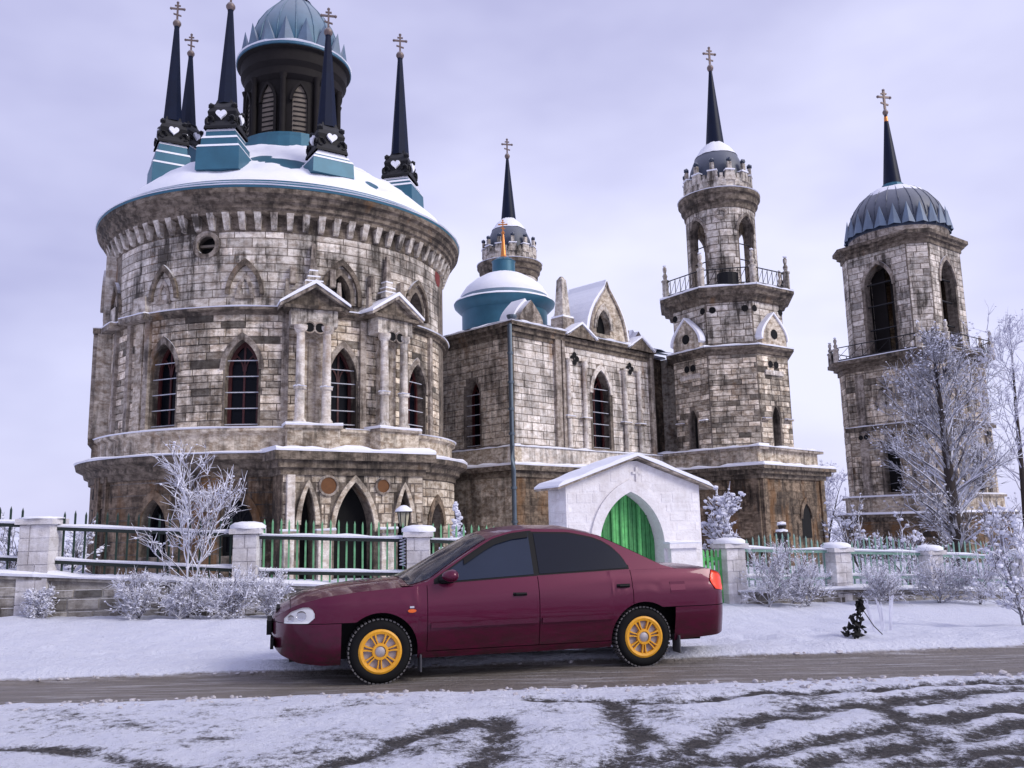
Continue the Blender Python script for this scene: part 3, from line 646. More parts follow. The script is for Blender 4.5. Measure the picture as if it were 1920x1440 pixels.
# --- porch with three arches below the portal
PD = remap(-52.0, 7.15, 7.5); PR = 7.72 * RSC
porch = planep((C[0] + PR * math.cos(rad(PD)), C[1] + PR * math.sin(rad(PD))), PD + 90)
a0_ = arch(-0.10, 1.32, -0.5, 2.90, 1.35); a1_ = arch(-1.62, 0.46, -0.5, 2.75, 1.6); a2_ = arch(1.62, 0.46, -0.5, 2.7, 1.6)
wall(MB(), porch, -2.42, 2.3, -0.9, 3.45, [a0_, a1_, a2_], 0.6, depth=0.55).build('porch_wall', 'mortar_stone', church)
courses(porch, -2.42, 2.3, 0.0, 3.4, [grow(q, 0.18) for q in (a0_, a1_, a2_)], 0.33, (0.4, 0.9), CB, 'wall_stone', proud=0.02, tonev=0.25)
for sg, s in ((-1, -2.42), (1, 2.3)):
    q0 = porch(s, 0, 0); q1 = porch(s, -0.9, 0)
    MB().add([(q0[0], q0[1], -.9), (q1[0], q1[1], -.9), (q1[0], q1[1], 3.45), (q0[0], q0[1], 3.45)], [(0, 1, 2, 3)]).build('porch_side', 'podium_stone', church)
for q in (a0_, a1_, a2_):
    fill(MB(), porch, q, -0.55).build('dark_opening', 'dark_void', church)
    MB().band(porch, outline(q, 8, True), outline(grow(q, 0.15, 0.22), 8, True), -0.03, 0.10).build('arch_moulding', 'wall_stone', church)
for s, r in ((-0.98, 0.26), (0.86, 0.21)): fill(MB(), porch, rnd(s, r, 2.78), 0.06).build('round_boss', 'brown_boss', church); MB().band(porch, outline(rnd(s, r, 2.78)), outline(rnd(s, r + .07, 2.78)), -0.02, 0.09, True).build('boss_ring', 'trim_stone', church)
for s, w_ in ((-2.22, 0.30), (-1.1, 0.42), (0.98, 0.42), (2.12, 0.3)):
    MB().prism(porch, [(s - w_ / 2, -.8), (s + w_ / 2, -.8), (s + w_ / 2, 1.3), (s - w_ / 2, 1.3)], -0.04, 0.16).build('pier', 'facade_stone', church)
    MB().prism(porch, [(s - w_ / 2 - .1, 1.3), (s + w_ / 2 + .1, 1.3), (s + w_ / 2 + .1, 1.42), (s - w_ / 2 - .1, 1.42)], -0.04, 0.26).build('impost', 'trim_stone', church)
    ledge_snow(porch, s - w_ / 2 - .1, s + w_ / 2 + .1, 0.0, 0.26, 1.425, 0.07, church)
MB().prism(porch, [(-2.3, 1.4), (-2.06, 1.4), (-2.06, 3.1), (-2.3, 3.1)], -0.04, 0.13).build('pilaster', 'facade_stone', church)
for z0, z1, pr in ((3.1, 3.32, 0.08), (3.32, 3.55, 0.2), (3.55, 3.82, 0.34)):
    MB().prism(porch, [(-2.42 - pr, z0), (2.3 + pr, z0), (2.3 + pr, z1), (-2.42 - pr, z1)], -1.2, pr).build('porch_cornice', 'cornice_stone', church)
ledge_snow(porch, -2.75, 2.62, -1.2, 0.36, 3.825, 0.2, church)
# --- rotunda roof: teal metal under uneven snow
def roof_z(r): # r 7.1 .. 2.1
    u = min(1.0, max(0.0, (7.1 - r) / 5.0)); return 12.62 + 3.25 * (1 - (1 - u) ** 1.35)
MB().lathe([(7.2, 12.53), (7.22, 12.60), (7.05, 12.66), (7.0, 12.78), (6.88, 12.80), (6.84, 12.92), (6.70, 12.95)] + [(r, roof_z(r) + 0.05) for r in np.linspace(6.6, 2.0, 14)], C, 120).build('rotunda_roof', 'teal_metal', church, smooth=30)
vs_ = []; nA, nR = 150, 26
for i in range(nA):
    a = 2 * math.pi * i / nA
    for j in range(nR):
        r = 6.72 - (6.72 - 2.0) * j / (nR - 1); x = C[0] + r * RSC * math.cos(a); y = C[1] + r * RSC * math.sin(a)
        h = 0.16 + 0.30 * mnoise.fractal((x * .5, y * .5, 3.3), 1.0, 2.0, 4)
        if j == 0: h = -0.02
        vs_.append((x, y, roof_z(r) + 0.05 + h))
MB().add(vs_, [(i * nR + j, ((i + 1) % nA) * nR + j, ((i + 1) % nA) * nR + j + 1, i * nR + j + 1) for i in range(nA) for j in range(nR - 1)]).build('roof_snow', 'snow', church, smooth=True)
ring_snow(C, 6.98, 7.24, 12.62, 0.05, church, -180, 60, 150, seed=8); ring_snow(C, 6.80, 6.99, 12.80, 0.06, church, -180, 60, 150, seed=9)
# --- lantern
lb = LC
MB().lathe([(2.25, 15.2), (2.25, 16.55), (2.15, 16.6), (2.15, 16.75), (1.9, 16.8)], lb, 32).build('lantern_base', 'teal_metal', church)
MB().lathe([(1.80, 16.6), (1.80, 20.2)], lb, 40).build('lantern_drum', 'lantern_dark', church, smooth=40)
lan = cylp(lb, 1.80, 0)
for k in range(9):
    a = -108 + 40 * k; sa = rad(a) * 1.80
    if k % 1 == 0:
        lw = arch(sa, 0.56, 16.85, 18.9, 18.2)
        lv = fill(MB(), lan, lw, 0.015).build('louvre', 'lantern_slat', church)
        for q in range(9):
            z = 16.95 + q * 0.2
            MB().prism(lan, [(sa - .25, z), (sa + .25, z), (sa + .25, z + .045), (sa - .25, z + .045)], 0.01, 0.06).build('slat', 'lantern_dark', lv)
        MB().band(lan, outline(lw, 6), outline(grow(lw, .1), 6), -0.02, 0.12).build('louvre_frame', 'lantern_dark', church)
    a2 = rad(a + 20); x, y = lb[0] + 1.92 * math.cos(a2), lb[1] + 1.92 * math.sin(a2)
    MB().lathe([(.15, 16.7), (.12, 16.9), (.11, 19.1), (.17, 19.3)], (x, y), 10).build('lantern_column', 'lantern_dark', church, smooth=40)
MB().lathe([(1.78, 19.1), (1.98, 19.3), (2.0, 19.6), (2.14, 19.8), (2.16, 20.25), (2.3, 20.32), (2.3, 20.42), (1.6, 20.5)], lb, 48).build('lantern_cornice', 'lantern_dark', church, smooth=30)
MB().lathe([(2.29, 20.36), (2.34, 20.38), (2.33, 20.5), (1.7, 20.56)], lb, 48).build('cornice_flashing', 'blue_metal', church)
ring_snow(lb, 1.75, 2.34, 20.5, 0.1, church, n=48, seed=11)
dome_prof = [(1.95, 20.45), (1.93, 21.0), (1.82, 21.6), (1.58, 22.2), (1.24, 22.75), (.85, 23.2), (.55, 23.5)]
ldm = MB().lathe(dome_prof, lb, 48).build('lantern_dome', 'blue_metal', church, smooth=40)
for k in range(16):
    a = rad(k * 22.5 + 4 + 11.25); MB().tube([(lb[0] + (r + .01) * math.cos(a), lb[1] + (r + .01) * math.sin(a), z) for r, z in dome_prof], .025, 4).build('dome_seam', 'blue_metal', ldm)
pet = MB(); pet.add([(0.0, -.39, 0), (0.0, .39, 0), (.24, 0, 0.0), (.06, 0, 1.2), (-.1, -.30, .35), (-.1, .30, .35)], [(0, 2, 3), (2, 1, 3), (0, 3, 4), (1, 5, 3), (4, 3, 5)])
pm = pet.mesh('dome_petal', 'petal_metal')
for k in range(16):
    a = rad(k * 22.5 + 4); inst('dome_petal', pm, church, (lb[0] + 1.98 * math.cos(a), lb[1] + 1.98 * math.sin(a), 20.55), a)
MB().lathe([(.62, 23.4), (.66, 23.5), (.5, 23.6), (.42, 24.0), (.55, 24.4), (.3, 24.9), (.22, 26.5), (.05, 29.0)], lb, 20).build('lantern_finial', 'spire_metal', church, smooth=40)
# --- spire unit
def cross(parent, x, y, z, h, rz, mat='cross_metal'):
    ca, sa = math.cos(rz), math.sin(rz); mb = MB(); t_ = h * 0.07
    mb.box((x, y, z + h / 2), (t_ * 1.3, t_ * 1.3, h), rz); mb.box((x, y, z + h * .66), (h * .62, t_, t_ * 1.3), rz); mb.box((x, y, z + h * .84), (h * .3, t_, t_), rz)
    for dx, dz in ((.33, .66), (-.33, .66), (0, 1.02)): mb.ico((x + ca * dx * h, y + sa * dx * h, z + dz * h), h * .085, j=0.05)
    v = []
    for dx, dz in ((-.2, .36), (.2, .26)):
        for e in (-.5, .5):
            for f in (-.5, .5): v.append((x + ca * dx * h - sa * e * t_, y + sa * dx * h + ca * e * t_, z + dz * h + f * t_))
    mb.add(v, [(0, 1, 3, 2), (4, 6, 7, 5), (0, 4, 5, 1), (1, 5, 7, 3), (3, 7, 6, 2), (2, 6, 4, 0)])
    return mb.build('cross', mat, parent)
def heart(path, s, z, k, n):
    pts = []
    for i in range(24):
        t_ = 2 * math.pi * i / 24; pts.append((s + k * 16 * math.sin(t_) ** 3, z + k * (13 * math.cos(t_) - 5 * math.cos(2 * t_) - 2 * math.cos(3 * t_) - math.cos(4 * t_))))
    pts.reverse(); return pts
def pinnacle(x, y, zroof, zb, tip, ang):
    # stepped teal pedestal, black scrolled base, obelisk spire, ball and cross
    steps = [(1.55, 0.0), (1.32, 0.42), (1.08, 0.78)]; H_ = zb - zroof
    zs_ = [zroof - 0.3, zroof + H_ * .45, zroof + H_ * .75, zb]
    for k, w_ in enumerate((1.5, 1.28, 1.05)):
        MB().box((x, y, (zs_[k] + zs_[k + 1]) / 2), (w_, w_, zs_[k + 1] - zs_[k]), ang, top=0.97).build('spire_pedestal', 'teal_metal', church)
        MB().box((x, y, zs_[k + 1] + .045), (w_ * .99, w_ * .99, .09), ang, top=0.93).build('snow', 'snow', church)
    base = MB().lathe([(.82, 0.0), (.80, .10), (.70, .30), (.66, .5), (.70, .66), (.60, .85), (.42, 1.05), (.36, 1.2)], (x, y), 4, z0=zb + .08, rot=math.degrees(ang) + 45)
    pb = base.build('spire_base', 'black_iron', church)
    for q in range(4):
        pp = planep((x, y), math.degrees(ang) + 90 * q)
        MB().prism(pp, heart(pp, 0, zb + .62, 0.0115, 0), 0.30, 0.56).build('heart_ornament', 'snow', pb)
        for sg in (-1, 1):
            pts = []
            for i in range(14):
                t_ = i / 13 * 5.2; r_ = .2 * (1 - i / 20); pts.append(pp(sg * (.40 - r_ * math.cos(t_) * .7), 0.54, zb + .36 + r_ * math.sin(t_) * 1.1))
            MB().tube(pts, 0.045, 5).build('scroll', 'black_iron', pb)
        qx, qy, _ = pp(.40, .40, 0); MB().ico((qx, qy, zb + .98), 0.12, j=.05).build('scroll_ball', 'black_iron', pb)
    L = tip - zb
    MB().lathe([(.37, 0), (.36, .05), (.10, L - 2.25), (.11, L - 2.2), (0.0, L - 2.15)], (x, y), 8, z0=zb + 1.15).build('spire', 'spire_metal', church)
    zt = zb + 1.15 + L - 2.2
    bl = MB().lathe([(.05, -.02), (.11, .02), (.16, .11), (.16, .18), (.11, .27), (.05, .31)], (x, y), 14, z0=zt).build('spire_ball', 'cross_metal', church, smooth=40)
    cross(bl, x, y, zt + .3, tip - zt - .3, rad(12))
for px, Yp, zb_y, tip_y, ang in ((424, 28.25, 258, -30, -92), (612, 28.9, 300, 18, -57), (750, 32.6, 345, 66, -12), (321, 31.6, 283, 6, -150), (350, 35.4, 285, 66, 160)):
    p0 = at(px, zb_y, Yp); p1 = at(px, tip_y, Yp); rr = math.hypot(p0.x - C[0], p0.y - C[1])
    pinnacle(p0.x, p0.y, roof_z(min(6.8, rr / RSC)), p0.z, p1.z, rad(ang))
# ================================================================ NAVE (refectory)
C1 = (0.05, 35.0)
fac = planep(C1, 45.0); left = planep((C1[0] - 6.2 * .7071, C1[1] + 6.2 * .7071), -45.0)  # left: s from 0 (back) to 6.2 (corner)
fw = arch(5.66, 1.25, 4.78, 8.4, 7.3); dw = arch(5.85, 1.0, 10.1, 11.25, 10.35)
wall(MB(), fac, 0, 9.6, 3.9, 9.6, [fw], 1.0, depth=0.5).build('nave_wall', 'mortar_stone', church)
courses(fac, 0.05, 2.5, 4.75, 9.3, [], 0.30, (0.45, 1.0), CB, 'facade_stone', proud=0.014, tonev=0.15, gap=0.006)
courses(fac, 2.8, 9.5, 4.75, 9.3, [grow(fw, 0.15)], 0.30, (0.45, 1.0), CB, 'facade_stone', proud=0.014, tonev=0.15, gap=0.006)
win_parts(fac, fw, church, depth=0.4, bars=6)
MB().band(fac, outline(fw, 8, True), outline(grow(fw, 0.2), 8, True), -0.03, 0.07).build('arch_moulding', 'facade_stone', church)
lw_ = arch(6.2 - 2.5, 0.95, 4.78, 7.75, 6.9)
wall(MB(), left, 0, 6.2, 3.9, 9.6, [lw_], 1.0, depth=0.5).build('nave_wall', 'mortar_stone', church)
courses(left, 0.3, 6.18, 4.75, 9.3, [grow(lw_, 0.05)], 0.30, (0.5, 1.0), CB, 'wall_stone', proud=0.012, tonev=0.15, gap=0.006)
win_parts(left, lw_, church, depth=0.4, bars=6)
# pilasters, shafts, quatrefoils on the facade
for s, w_ in ((2.65, 0.34), (9.45, 0.3), (3.0, .16)): MB().prism(fac, [(s - w_ / 2, 4.7), (s + w_ / 2, 4.7), (s + w_ / 2, 9.5), (s - w_ / 2, 9.5)], -0.04, 0.16).build('pilaster', 'trim_stone', church)
for s0 in (3.85, 7.85):
    for ds in (-.55, .55):
        x, y, _ = fac(s0 + ds, 0.12, 0)
        MB().lathe([(.14, 4.72), (.11, 4.85), (.10, 8.45), (.15, 8.55), (.15, 8.62)], (x, y), 12).build('shaft', 'facade_stone', church, smooth=40)
        MB().prism(fac, [(s0 + ds - .27, 6.0), (s0 + ds + .27, 6.0), (s0 + ds + .27, 6.09), (s0 + ds - .27, 6.09)], 0, 0.26).build('shaft_ledge', 'trim_stone', church)
        ledge_snow(fac, s0 + ds - .27, s0 + ds + .27, 0, .26, 6.093, 0.06, church)
    for a in range(4):
        cx, cz = s0 + .17 * math.cos(a * math.pi / 2), 8.72 + .17 * math.sin(a * math.pi / 2)
        fill(MB(), fac, rnd(cx, 0.13, cz), 0.05).build('quatrefoil_hole', 'dark_void', church)
    MB().prism(fac, [(s0 - .75, 8.56), (s0 - .3, 8.56), (s0 - .3, 8.64), (s0 - .75, 8.64)], 0, 0.2).build('shaft_ledge', 'trim_stone', church)
    MB().prism(fac, [(s0 + .3, 8.56), (s0 + .75, 8.56), (s0 + .75, 8.64), (s0 + .3, 8.64)], 0, 0.2).build('shaft_ledge', 'trim_stone', church)
for z0, z1, pr in ((9.2, 9.4, .06), (9.4, 9.62, .16), (9.62, 9.80, .30)):
    MB().prism(fac, [(-pr, z0), (9.7, z0), (9.7, z1), (-pr, z1)], -.4, pr).build('nave_cornice', 'cornice_stone', church)
    MB().prism(left, [(0, z0), (6.2 + pr * .98, z0), (6.2 + pr * .98, z1), (0, z1)], -.4, pr - .004).build('nave_cornice', 'cornice_stone', church)
ledge_snow(fac, -.3, 9.7, -0.4, 0.31, 9.803, 0.11, church); ledge_snow(left, 0, 6.5, -.4, .30, 9.803, 0.10, church)
for s0 in (4.05, 8.45):   # low gablets over the shafts
    MB().prism(fac, [(s0 - .95, 9.62), (s0 + .95, 9.62), (s0, 10.25)], -.2, 0.36).build('gablet', 'cornice_stone', church)
    for sg in (-1, 1):
        poly = [(s0, 10.26), (s0 + sg * 1.05, 9.66), (s0 + sg * 1.05, 9.72), (s0, 10.37)]
        MB().prism(fac, poly if sg < 0 else poly[::-1], -.25, 0.42).build('snow', 'snow', church)
def ogee(s, w_, z0, z1, k=10):
    pts = [(s - w_ / 2, z0), (s + w_ / 2, z0)]
    side = []
    for i in range(k + 1):
        u = i / k; side.append((w_ / 2 * (1 - u ** 1.5) * (1.0 + 0.10 * math.sin(math.pi * u)), z0 + (z1 - z0) * (0.15 + 0.85 * u) if i else z0 + (z1 - z0) * .15))
    for dx, z in side: pts.append((s + dx, z))
    for dx, z in reversed(side[:-1]): pts.append((s - dx, z))
    return pts
dpoly = ogee(6.2, 2.8, 9.8, 12.5)
dz_ = [p for p in dpoly]
ztop = lambda s: np.interp(abs(s - 6.2), [0, .15, .45, .85, 1.15, 1.32], [12.55, 12.2, 11.85, 11.3, 10.7, 9.85])
wall(MB(), fac, 4.88, 7.52, 9.8, ztop, [dw], 0.12, n=0.12, depth=0.35).build('dormer_wall', 'wall_stone', church)
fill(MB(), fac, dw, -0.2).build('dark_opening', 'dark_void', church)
MB().band(fac, outline(dw, 8, True), outline(grow(dw, .16, .3), 8, True), 0.1, 0.2).build('arch_moulding', 'upper_stone', church)
ds_ = [6.2 + 1.32 * k / 10 for k in range(-10, 11)]
ob = [(s, ztop(s)) for s in ds_]; ob2 = [(6.2 + (s - 6.2) * 1.07, z + 0.13) for s, z in ob]
MB().band(fac, ob, ob2, -2.2, 0.2).build('dormer_roof', 'trim_stone', church)
ob3 = [(6.2 + (s - 6.2) * 1.13, z + 0.10) for s, z in ob2]
MB().band(fac, [(s, z + .005) for s, z in ob2], ob3, -2.2, 0.14).build('snow', 'snow', church)
for s, n_, zt in ((3.85, -0.6, 12.45), (7.75, -0.5, 10.75)):
    x, y, _ = fac(s, n_, 0)
    MB().box((x, y, 10.2), (.75, .75, .9), rad(45)).build('obelisk_base', 'trim_stone', church); MB().box((x, y, 10.69), (.72, .72, .09), rad(45)).build('snow', 'snow', church)
    MB().box((x, y, (10.72 + zt) / 2), (.52, .52, zt - 10.72), rad(45), top=.6).build('obelisk', 'upper_stone', church)
    MB().box((x, y, zt + .08), (.32, .32, .18), rad(45), top=.3).build('obelisk_tip', 'upper_stone', church)
for s, w_, n_ in ((1.45, 1.45, -0.25), (10.1, 1.3, -1.0)):
    MB().prism(fac, ogee(s, w_, 9.85, 11.05), n_ - .35, n_).build('ogee_gablet', 'trim_stone', church)
    pg = ogee(s, w_ * 1.05, 9.9, 11.2); MB().prism(fac, pg, n_ - 1.2, n_ - .36).build('snow', 'snow', church)
# nave roof (snow over metal)
hw_ = 6.1; a0 = 5.5; a1 = 19.5
def roofpt(al, pe, z): x, y = rel(al, pe); return (x, y, z)
for nm, mt, dz in (('nave_roof', 'teal_metal', 0.0), ('roof_snow', 'snow', 0.13)):
    mb = MB(); nI, nJ = 24, 18; vv = []
    for i in range(nI + 1):
        for j in range(nJ + 1):
            al = a0 + (a1 - a0) * i / nI; pe = -hw_ + 2 * hw_ * j / nJ
            al = max(al, 7.35)
            z = 9.72 + min(1.55 * (1 - abs(pe) / hw_), max(0.0, al - 7.35) * 0.34) + dz * (1 + .8 * mnoise.noise((al, pe, 1.0)))
            vv.append(roofpt(al, pe, z))
    mb.add(vv, [(i * (nJ + 1) + j, (i + 1) * (nJ + 1) + j, (i + 1) * (nJ + 1) + j + 1, i * (nJ + 1) + j + 1) for i in range(nI) for j in range(nJ)]).build(nm, mt, church, smooth=True)
# far walls so that the nave is closed from other viewpoints
for (A_, B_) in (((7.65, -5.77), (19.5, -5.77)), ((19.5, -5.77), (19.5, 5.77))):
    p, q = rel(*A_), rel(*B_); MB().add([(p[0], p[1], -.8), (q[0], q[1], -.8), (q[0], q[1], 9.75), (p[0], p[1], 9.75)], [(0, 1, 2, 3)]).build('nave_wall', 'wall_stone', church)
# podium below the nave and its ledges
fp = planep((C1[0] - .55 * 1.4142 * 0 , C1[1] - .55 * 1.4142), 45.0); lp = planep((fp(0, 0, 0)[0] - 7 * .7071, fp(0, 0, 0)[1] + 7 * .7071), -45.0)
bw = arch(1.9, 1.0, 0.4, 2.2, 1.4)
wall(MB(), fp, 0, 11.5, -0.9, 3.6, [], 1.0).build('podium_wall', 'podium_stone', church)
wall(MB(), lp, 0, 7.0, -0.9, 3.6, [], 1.0).build('podium_wall', 'wall_stone', church)
courses(fp, 0.02, 9, 0.0, 3.45, [], 0.36, (0.6, 1.2), CB, 'podium_stone', proud=0.02, tonev=0.2); courses(lp, 2.5, 6.98, 0.0, 3.45, [], 0.36, (0.6, 1.2), CB, 'wall_stone', proud=0.02, tonev=0.2)
for z0, z1, pr in ((3.35, 3.6, .12), (3.6, 3.82, .3)):
    MB().prism(fp, [(-pr, z0), (11.5, z0), (11.5, z1), (-pr, z1)], -1.2, pr).build('podium_cornice', 'cornice_stone', church); MB().prism(lp, [(0, z0), (7 + pr * .98, z0), (7 + pr * .98, z1), (0, z1)], -1.2, pr - .004).build('podium_cornice', 'cornice_stone', church)
ledge_snow(fp, -.3, 11.5, -1.0, .31, 3.824, .16, church); ledge_snow(lp, 0, 7.25, -1.0, .30, 3.824, .16, church)
MB().prism(fac, [(-.2, 3.85), (10.5, 3.85), (10.5, 4.62), (-.2, 4.62)], -.2, .2).build('plinth', 'facade_stone', church); MB().prism(left, [(0, 3.85), (6.4, 3.85), (6.4, 4.62), (0, 4.62)], -.2, .196).build('plinth', 'wall_stone', church)
ledge_snow(fac, -.25, 10.5, -.1, .26, 4.63, .09, church); ledge_snow(left, 0, 6.45, -.1, .25, 4.63, .08, church)
# downpipe on the corner
x, y = C1[0] - .10, C1[1] - .42
dp = MB().tube([(x + .1, y + .3, 9.85), (x, y, 9.6), (x, y, 4.6), (x + .02, y - .75, 4.0), (x + .04, y - .80, 3.6), (x + .04, y - .80, -0.1)], .095, 10).build('downpipe', 'pipe_metal', church, smooth=60)
for z, yy in ((8.4, y), (7.2, y), (6.1, y), (5.1, y), (2.9, y - .8), (1.6, y - .8)): MB().lathe([(.095, -.05), (.125, -.05), (.125, .05), (.095, .05)], (x + (0.04 if z < 4 else 0), yy), 12, z0=z).build('pipe_bracket', 'pipe_metal', dp)
MB().lathe([(.1, 9.75), (.22, 10.0), (.22, 10.06)], (x + .1, y + .3), 10).build('rain_hopper', 'pipe_metal', dp)
# small teal dome on the nave roof
dcx = (-.3, 42.5)
MB().lathe([(2.15, 10.6), (2.15, 12.0), (2.3, 12.1), (2.52, 12.32), (2.55, 12.45), (2.2, 12.5)], dcx, 48).build('nave_dome_drum', 'teal_metal', church, smooth=35)
MB().lathe([(2.3, 12.46), (2.2, 12.85), (1.9, 13.25), (1.5, 13.6), (1.0, 13.9), (.58, 14.05)], dcx, 48).build('nave_dome', 'blue_metal', church, smooth=60)
sp = MB().lathe([(2.56, 12.46), (2.5, 12.56), (2.2, 12.6), (2.22, 12.9), (1.95, 13.32), (1.5, 13.70), (1.0, 13.98), (.58, 14.13)], dcx, 48, jitter=.012).build('dome_snow', 'snow', church, smooth=60)
MB().lathe([(.58, 14.0), (.58, 14.7), (.62, 14.74), (.3, 14.95), (0, 15)], dcx, 20).build('dome_neck', 'teal_metal', church, smooth=35)
gs = MB().lathe([(.22, 14.9), (.14, 15.1), (.05, 16.2), (.10, 16.3), (.04, 16.4)], dcx, 10).build('gold_spire', 'gold', church); cross(gs, dcx[0], dcx[1], 16.35, .6, 0, 'gold')
# ================================================================ TOWERS
TAN = math.tan(rad(22.5))
def face(c, ap, phi): return planep((c[0] + ap * math.cos(rad(phi)), c[1] + ap * math.sin(rad(phi))), phi + 90)
def oct_ring(c, prof, phi0): # prof = [(apothem,z)] octagonal mouldings
    return MB().lathe([(a / math.cos(rad(22.5)), z) for a, z in prof], c, 8, rot=phi0 + 22.5)
def oct_snow(c, phi0, a0, a1, z, th, parent, faces=range(8)):
    for k in faces:
        p = face(c, 0.0, phi0 + 45 * k); h0 = a1 * TAN
        ledge_snow(p, -h0, h0, a0, a1, z, th, parent)
def finial_post(parent, x, y, z, h, mat='upper_stone', k=1.0):
    po = MB().lathe([(.16 * k, 0), (.16 * k, h * .5), (.2 * k, h * .52), (.2 * k, h * .56), (.08 * k, h * .6), (.13 * k, h * .7), (.06 * k, h * .78), (.1 * k, h * .86), (.1 * k, h * .93), (0, h)], (x, y), 10, z0=z).build('balcony_post', mat, parent, smooth=40)
    MB().ico((x, y, z + h), .10 * k, .6).build('snow', 'snow', po)
    return po
def railing(parent, p, q, h, nbar, mat='black_iron'):
    mb = MB(); p = Vector(p); q = Vector(q)
    for dz in (.12, h): mb.tube([p + Vector((0, 0, dz)), q + Vector((0, 0, dz))], .03, 5)
    for i in range(nbar + 1):
        u = p.lerp(q, i / nbar); mb.tube([u + Vector((0, 0, .1)), u + Vector((0, 0, h))], .018, 4)
        if i < nbar: v = p.lerp(q, (i + 1) / nbar); mb.tube([u + Vector((0, 0, .15)), v + Vector((0, 0, h - .05))], .014, 4)
    return mb.build('balcony_railing', mat, parent)
def spire_on(parent, c, z0, z1, ztip, r, mat='spire_metal', crz=0.2):
    sp_ = MB().lathe([(r, z0), (r * .95, z0 + .08), (.085, z1)], c, 12).build('spire', mat, parent, smooth=40)
    bl = MB().lathe([(.06, -.04), (.13, .02), (.17, .13), (.17, .2), (.12, .3), (.05, .36)], c, 14, z0=z1).build('spire_ball', 'cross_metal', parent, smooth=40)
    cross(bl, c[0], c[1], z1 + .34, ztip - z1 - .34, crz)
def church_tower(T, blocks, full=True):
    ph = -101.0; ap = 2.7; hw = ap * TAN
    if full:
        # square podium set with a corner to the road
        hs = 3.0
        for phi in (-135, -45, 45, 135):
            p = face(T, hs, phi); wall(MB(), p, -hs, hs, -1.2, 3.6, [], 1).build('tower_podium', 'podium_stone', church)
            if phi < 0:
                pw = arch(1.0, .9, .6, 2.2, 1.5) if phi == -45 else None
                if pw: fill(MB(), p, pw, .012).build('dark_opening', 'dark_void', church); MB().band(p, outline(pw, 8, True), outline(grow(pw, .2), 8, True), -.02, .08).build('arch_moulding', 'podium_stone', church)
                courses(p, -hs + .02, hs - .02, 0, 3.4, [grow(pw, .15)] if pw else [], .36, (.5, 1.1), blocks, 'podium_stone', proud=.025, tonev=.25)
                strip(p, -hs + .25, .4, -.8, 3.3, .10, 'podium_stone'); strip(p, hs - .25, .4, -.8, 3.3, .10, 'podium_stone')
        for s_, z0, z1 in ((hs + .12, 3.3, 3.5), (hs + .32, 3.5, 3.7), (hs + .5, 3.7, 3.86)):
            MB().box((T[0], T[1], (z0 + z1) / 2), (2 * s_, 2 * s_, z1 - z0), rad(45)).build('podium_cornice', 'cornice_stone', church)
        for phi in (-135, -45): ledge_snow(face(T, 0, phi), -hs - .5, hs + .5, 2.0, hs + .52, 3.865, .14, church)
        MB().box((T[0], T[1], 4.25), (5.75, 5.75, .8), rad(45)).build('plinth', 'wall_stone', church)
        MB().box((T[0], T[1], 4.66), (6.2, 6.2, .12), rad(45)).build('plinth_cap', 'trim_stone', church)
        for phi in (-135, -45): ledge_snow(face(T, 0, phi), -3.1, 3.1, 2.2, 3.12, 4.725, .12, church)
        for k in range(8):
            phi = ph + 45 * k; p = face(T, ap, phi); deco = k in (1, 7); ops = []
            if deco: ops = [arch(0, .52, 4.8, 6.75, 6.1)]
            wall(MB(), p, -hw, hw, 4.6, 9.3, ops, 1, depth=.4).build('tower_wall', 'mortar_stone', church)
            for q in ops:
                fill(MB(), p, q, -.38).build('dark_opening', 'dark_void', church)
            if k in (0, 1, 7):
                courses(p, -hw + .02, hw - .02, 4.75, 9.2, [grow(q, .04) for q in ops], .25, (.35, .9), blocks, 'wall_stone', proud=.025, tonev=.42, gap=.008)
            if deco:
                for s in (-.78, .78):
                    MB().prism(p, [(s - .22, 6.05), (s + .22, 6.05), (s + .22, 6.13), (s - .22, 6.13)], 0, .2).build('shaft_ledge', 'trim_stone', church); ledge_snow(p, s - .22, s + .22, 0, .2, 6.132, .05, church)
                for s in (-.2, .2): fill(MB(), p, rnd(s, .17, 8.72), .05).build('quatrefoil_hole', 'dark_void', church)
                MB().prism(p, [(-.62, 8.2), (.62, 8.2), (.62, 8.42), (-.62, 8.42)], 0, .1).build('lintel', 'facade_stone', church)
            # upper stage
            p2 = face(T, ap - .1, phi); h2 = (ap - .1) * TAN
            wall(MB(), p2, -h2, h2, 9.2, 12.0, [], 1).build('tower_wall', 'mortar_stone', church)
            if k in (0, 1, 7): courses(p2, -h2 + .02, h2 - .02, 9.75, 11.75, [], .34, (.4, 1.0), blocks, 'upper_stone', proud=.015, tonev=.14)
            for s in (-.75, .75) if not deco else (-.92, .92):
                if k in (0, 1, 7): fill(MB(), p2, rnd(s, .16, 11.38), .035).build('round_hole', 'dark_void', church)
            if deco:
                g = ogee(0, 1.75, 9.62, 11.15); MB().prism(p2, g, -.1, .3).build('ogee_gablet', 'wall_stone', church)
                fill(MB(), p2, rnd(0, .24, 10.15), .315).build('round_hole', 'dark_void', church)
                g0 = g[2:]; g1 = [(s * 1.13, z + .08) for s, z in g0]; MB().band(p2, g0, g1, -.1, .38).build('snow', 'snow', church)
        oct_ring(T, [(ap, 9.15), (ap + .12, 9.2), (ap + .14, 9.36), (ap + .3, 9.42), (ap + .3, 9.52), (ap - .2, 9.58)], ph).build('string_course', 'cornice_stone', church)
        oct_snow(T, ph, ap - .1, ap + .32, 9.545, .10, church, (0, 1, 2, 6, 7))
    else:
        oct_ring(T, [(ap, -.8), (ap, 9.2), (ap + .3, 9.4), (ap + .3, 9.55), (ap - .1, 9.6), (ap - .1, 12)], ph).build('tower_wall', 'wall_stone', church)
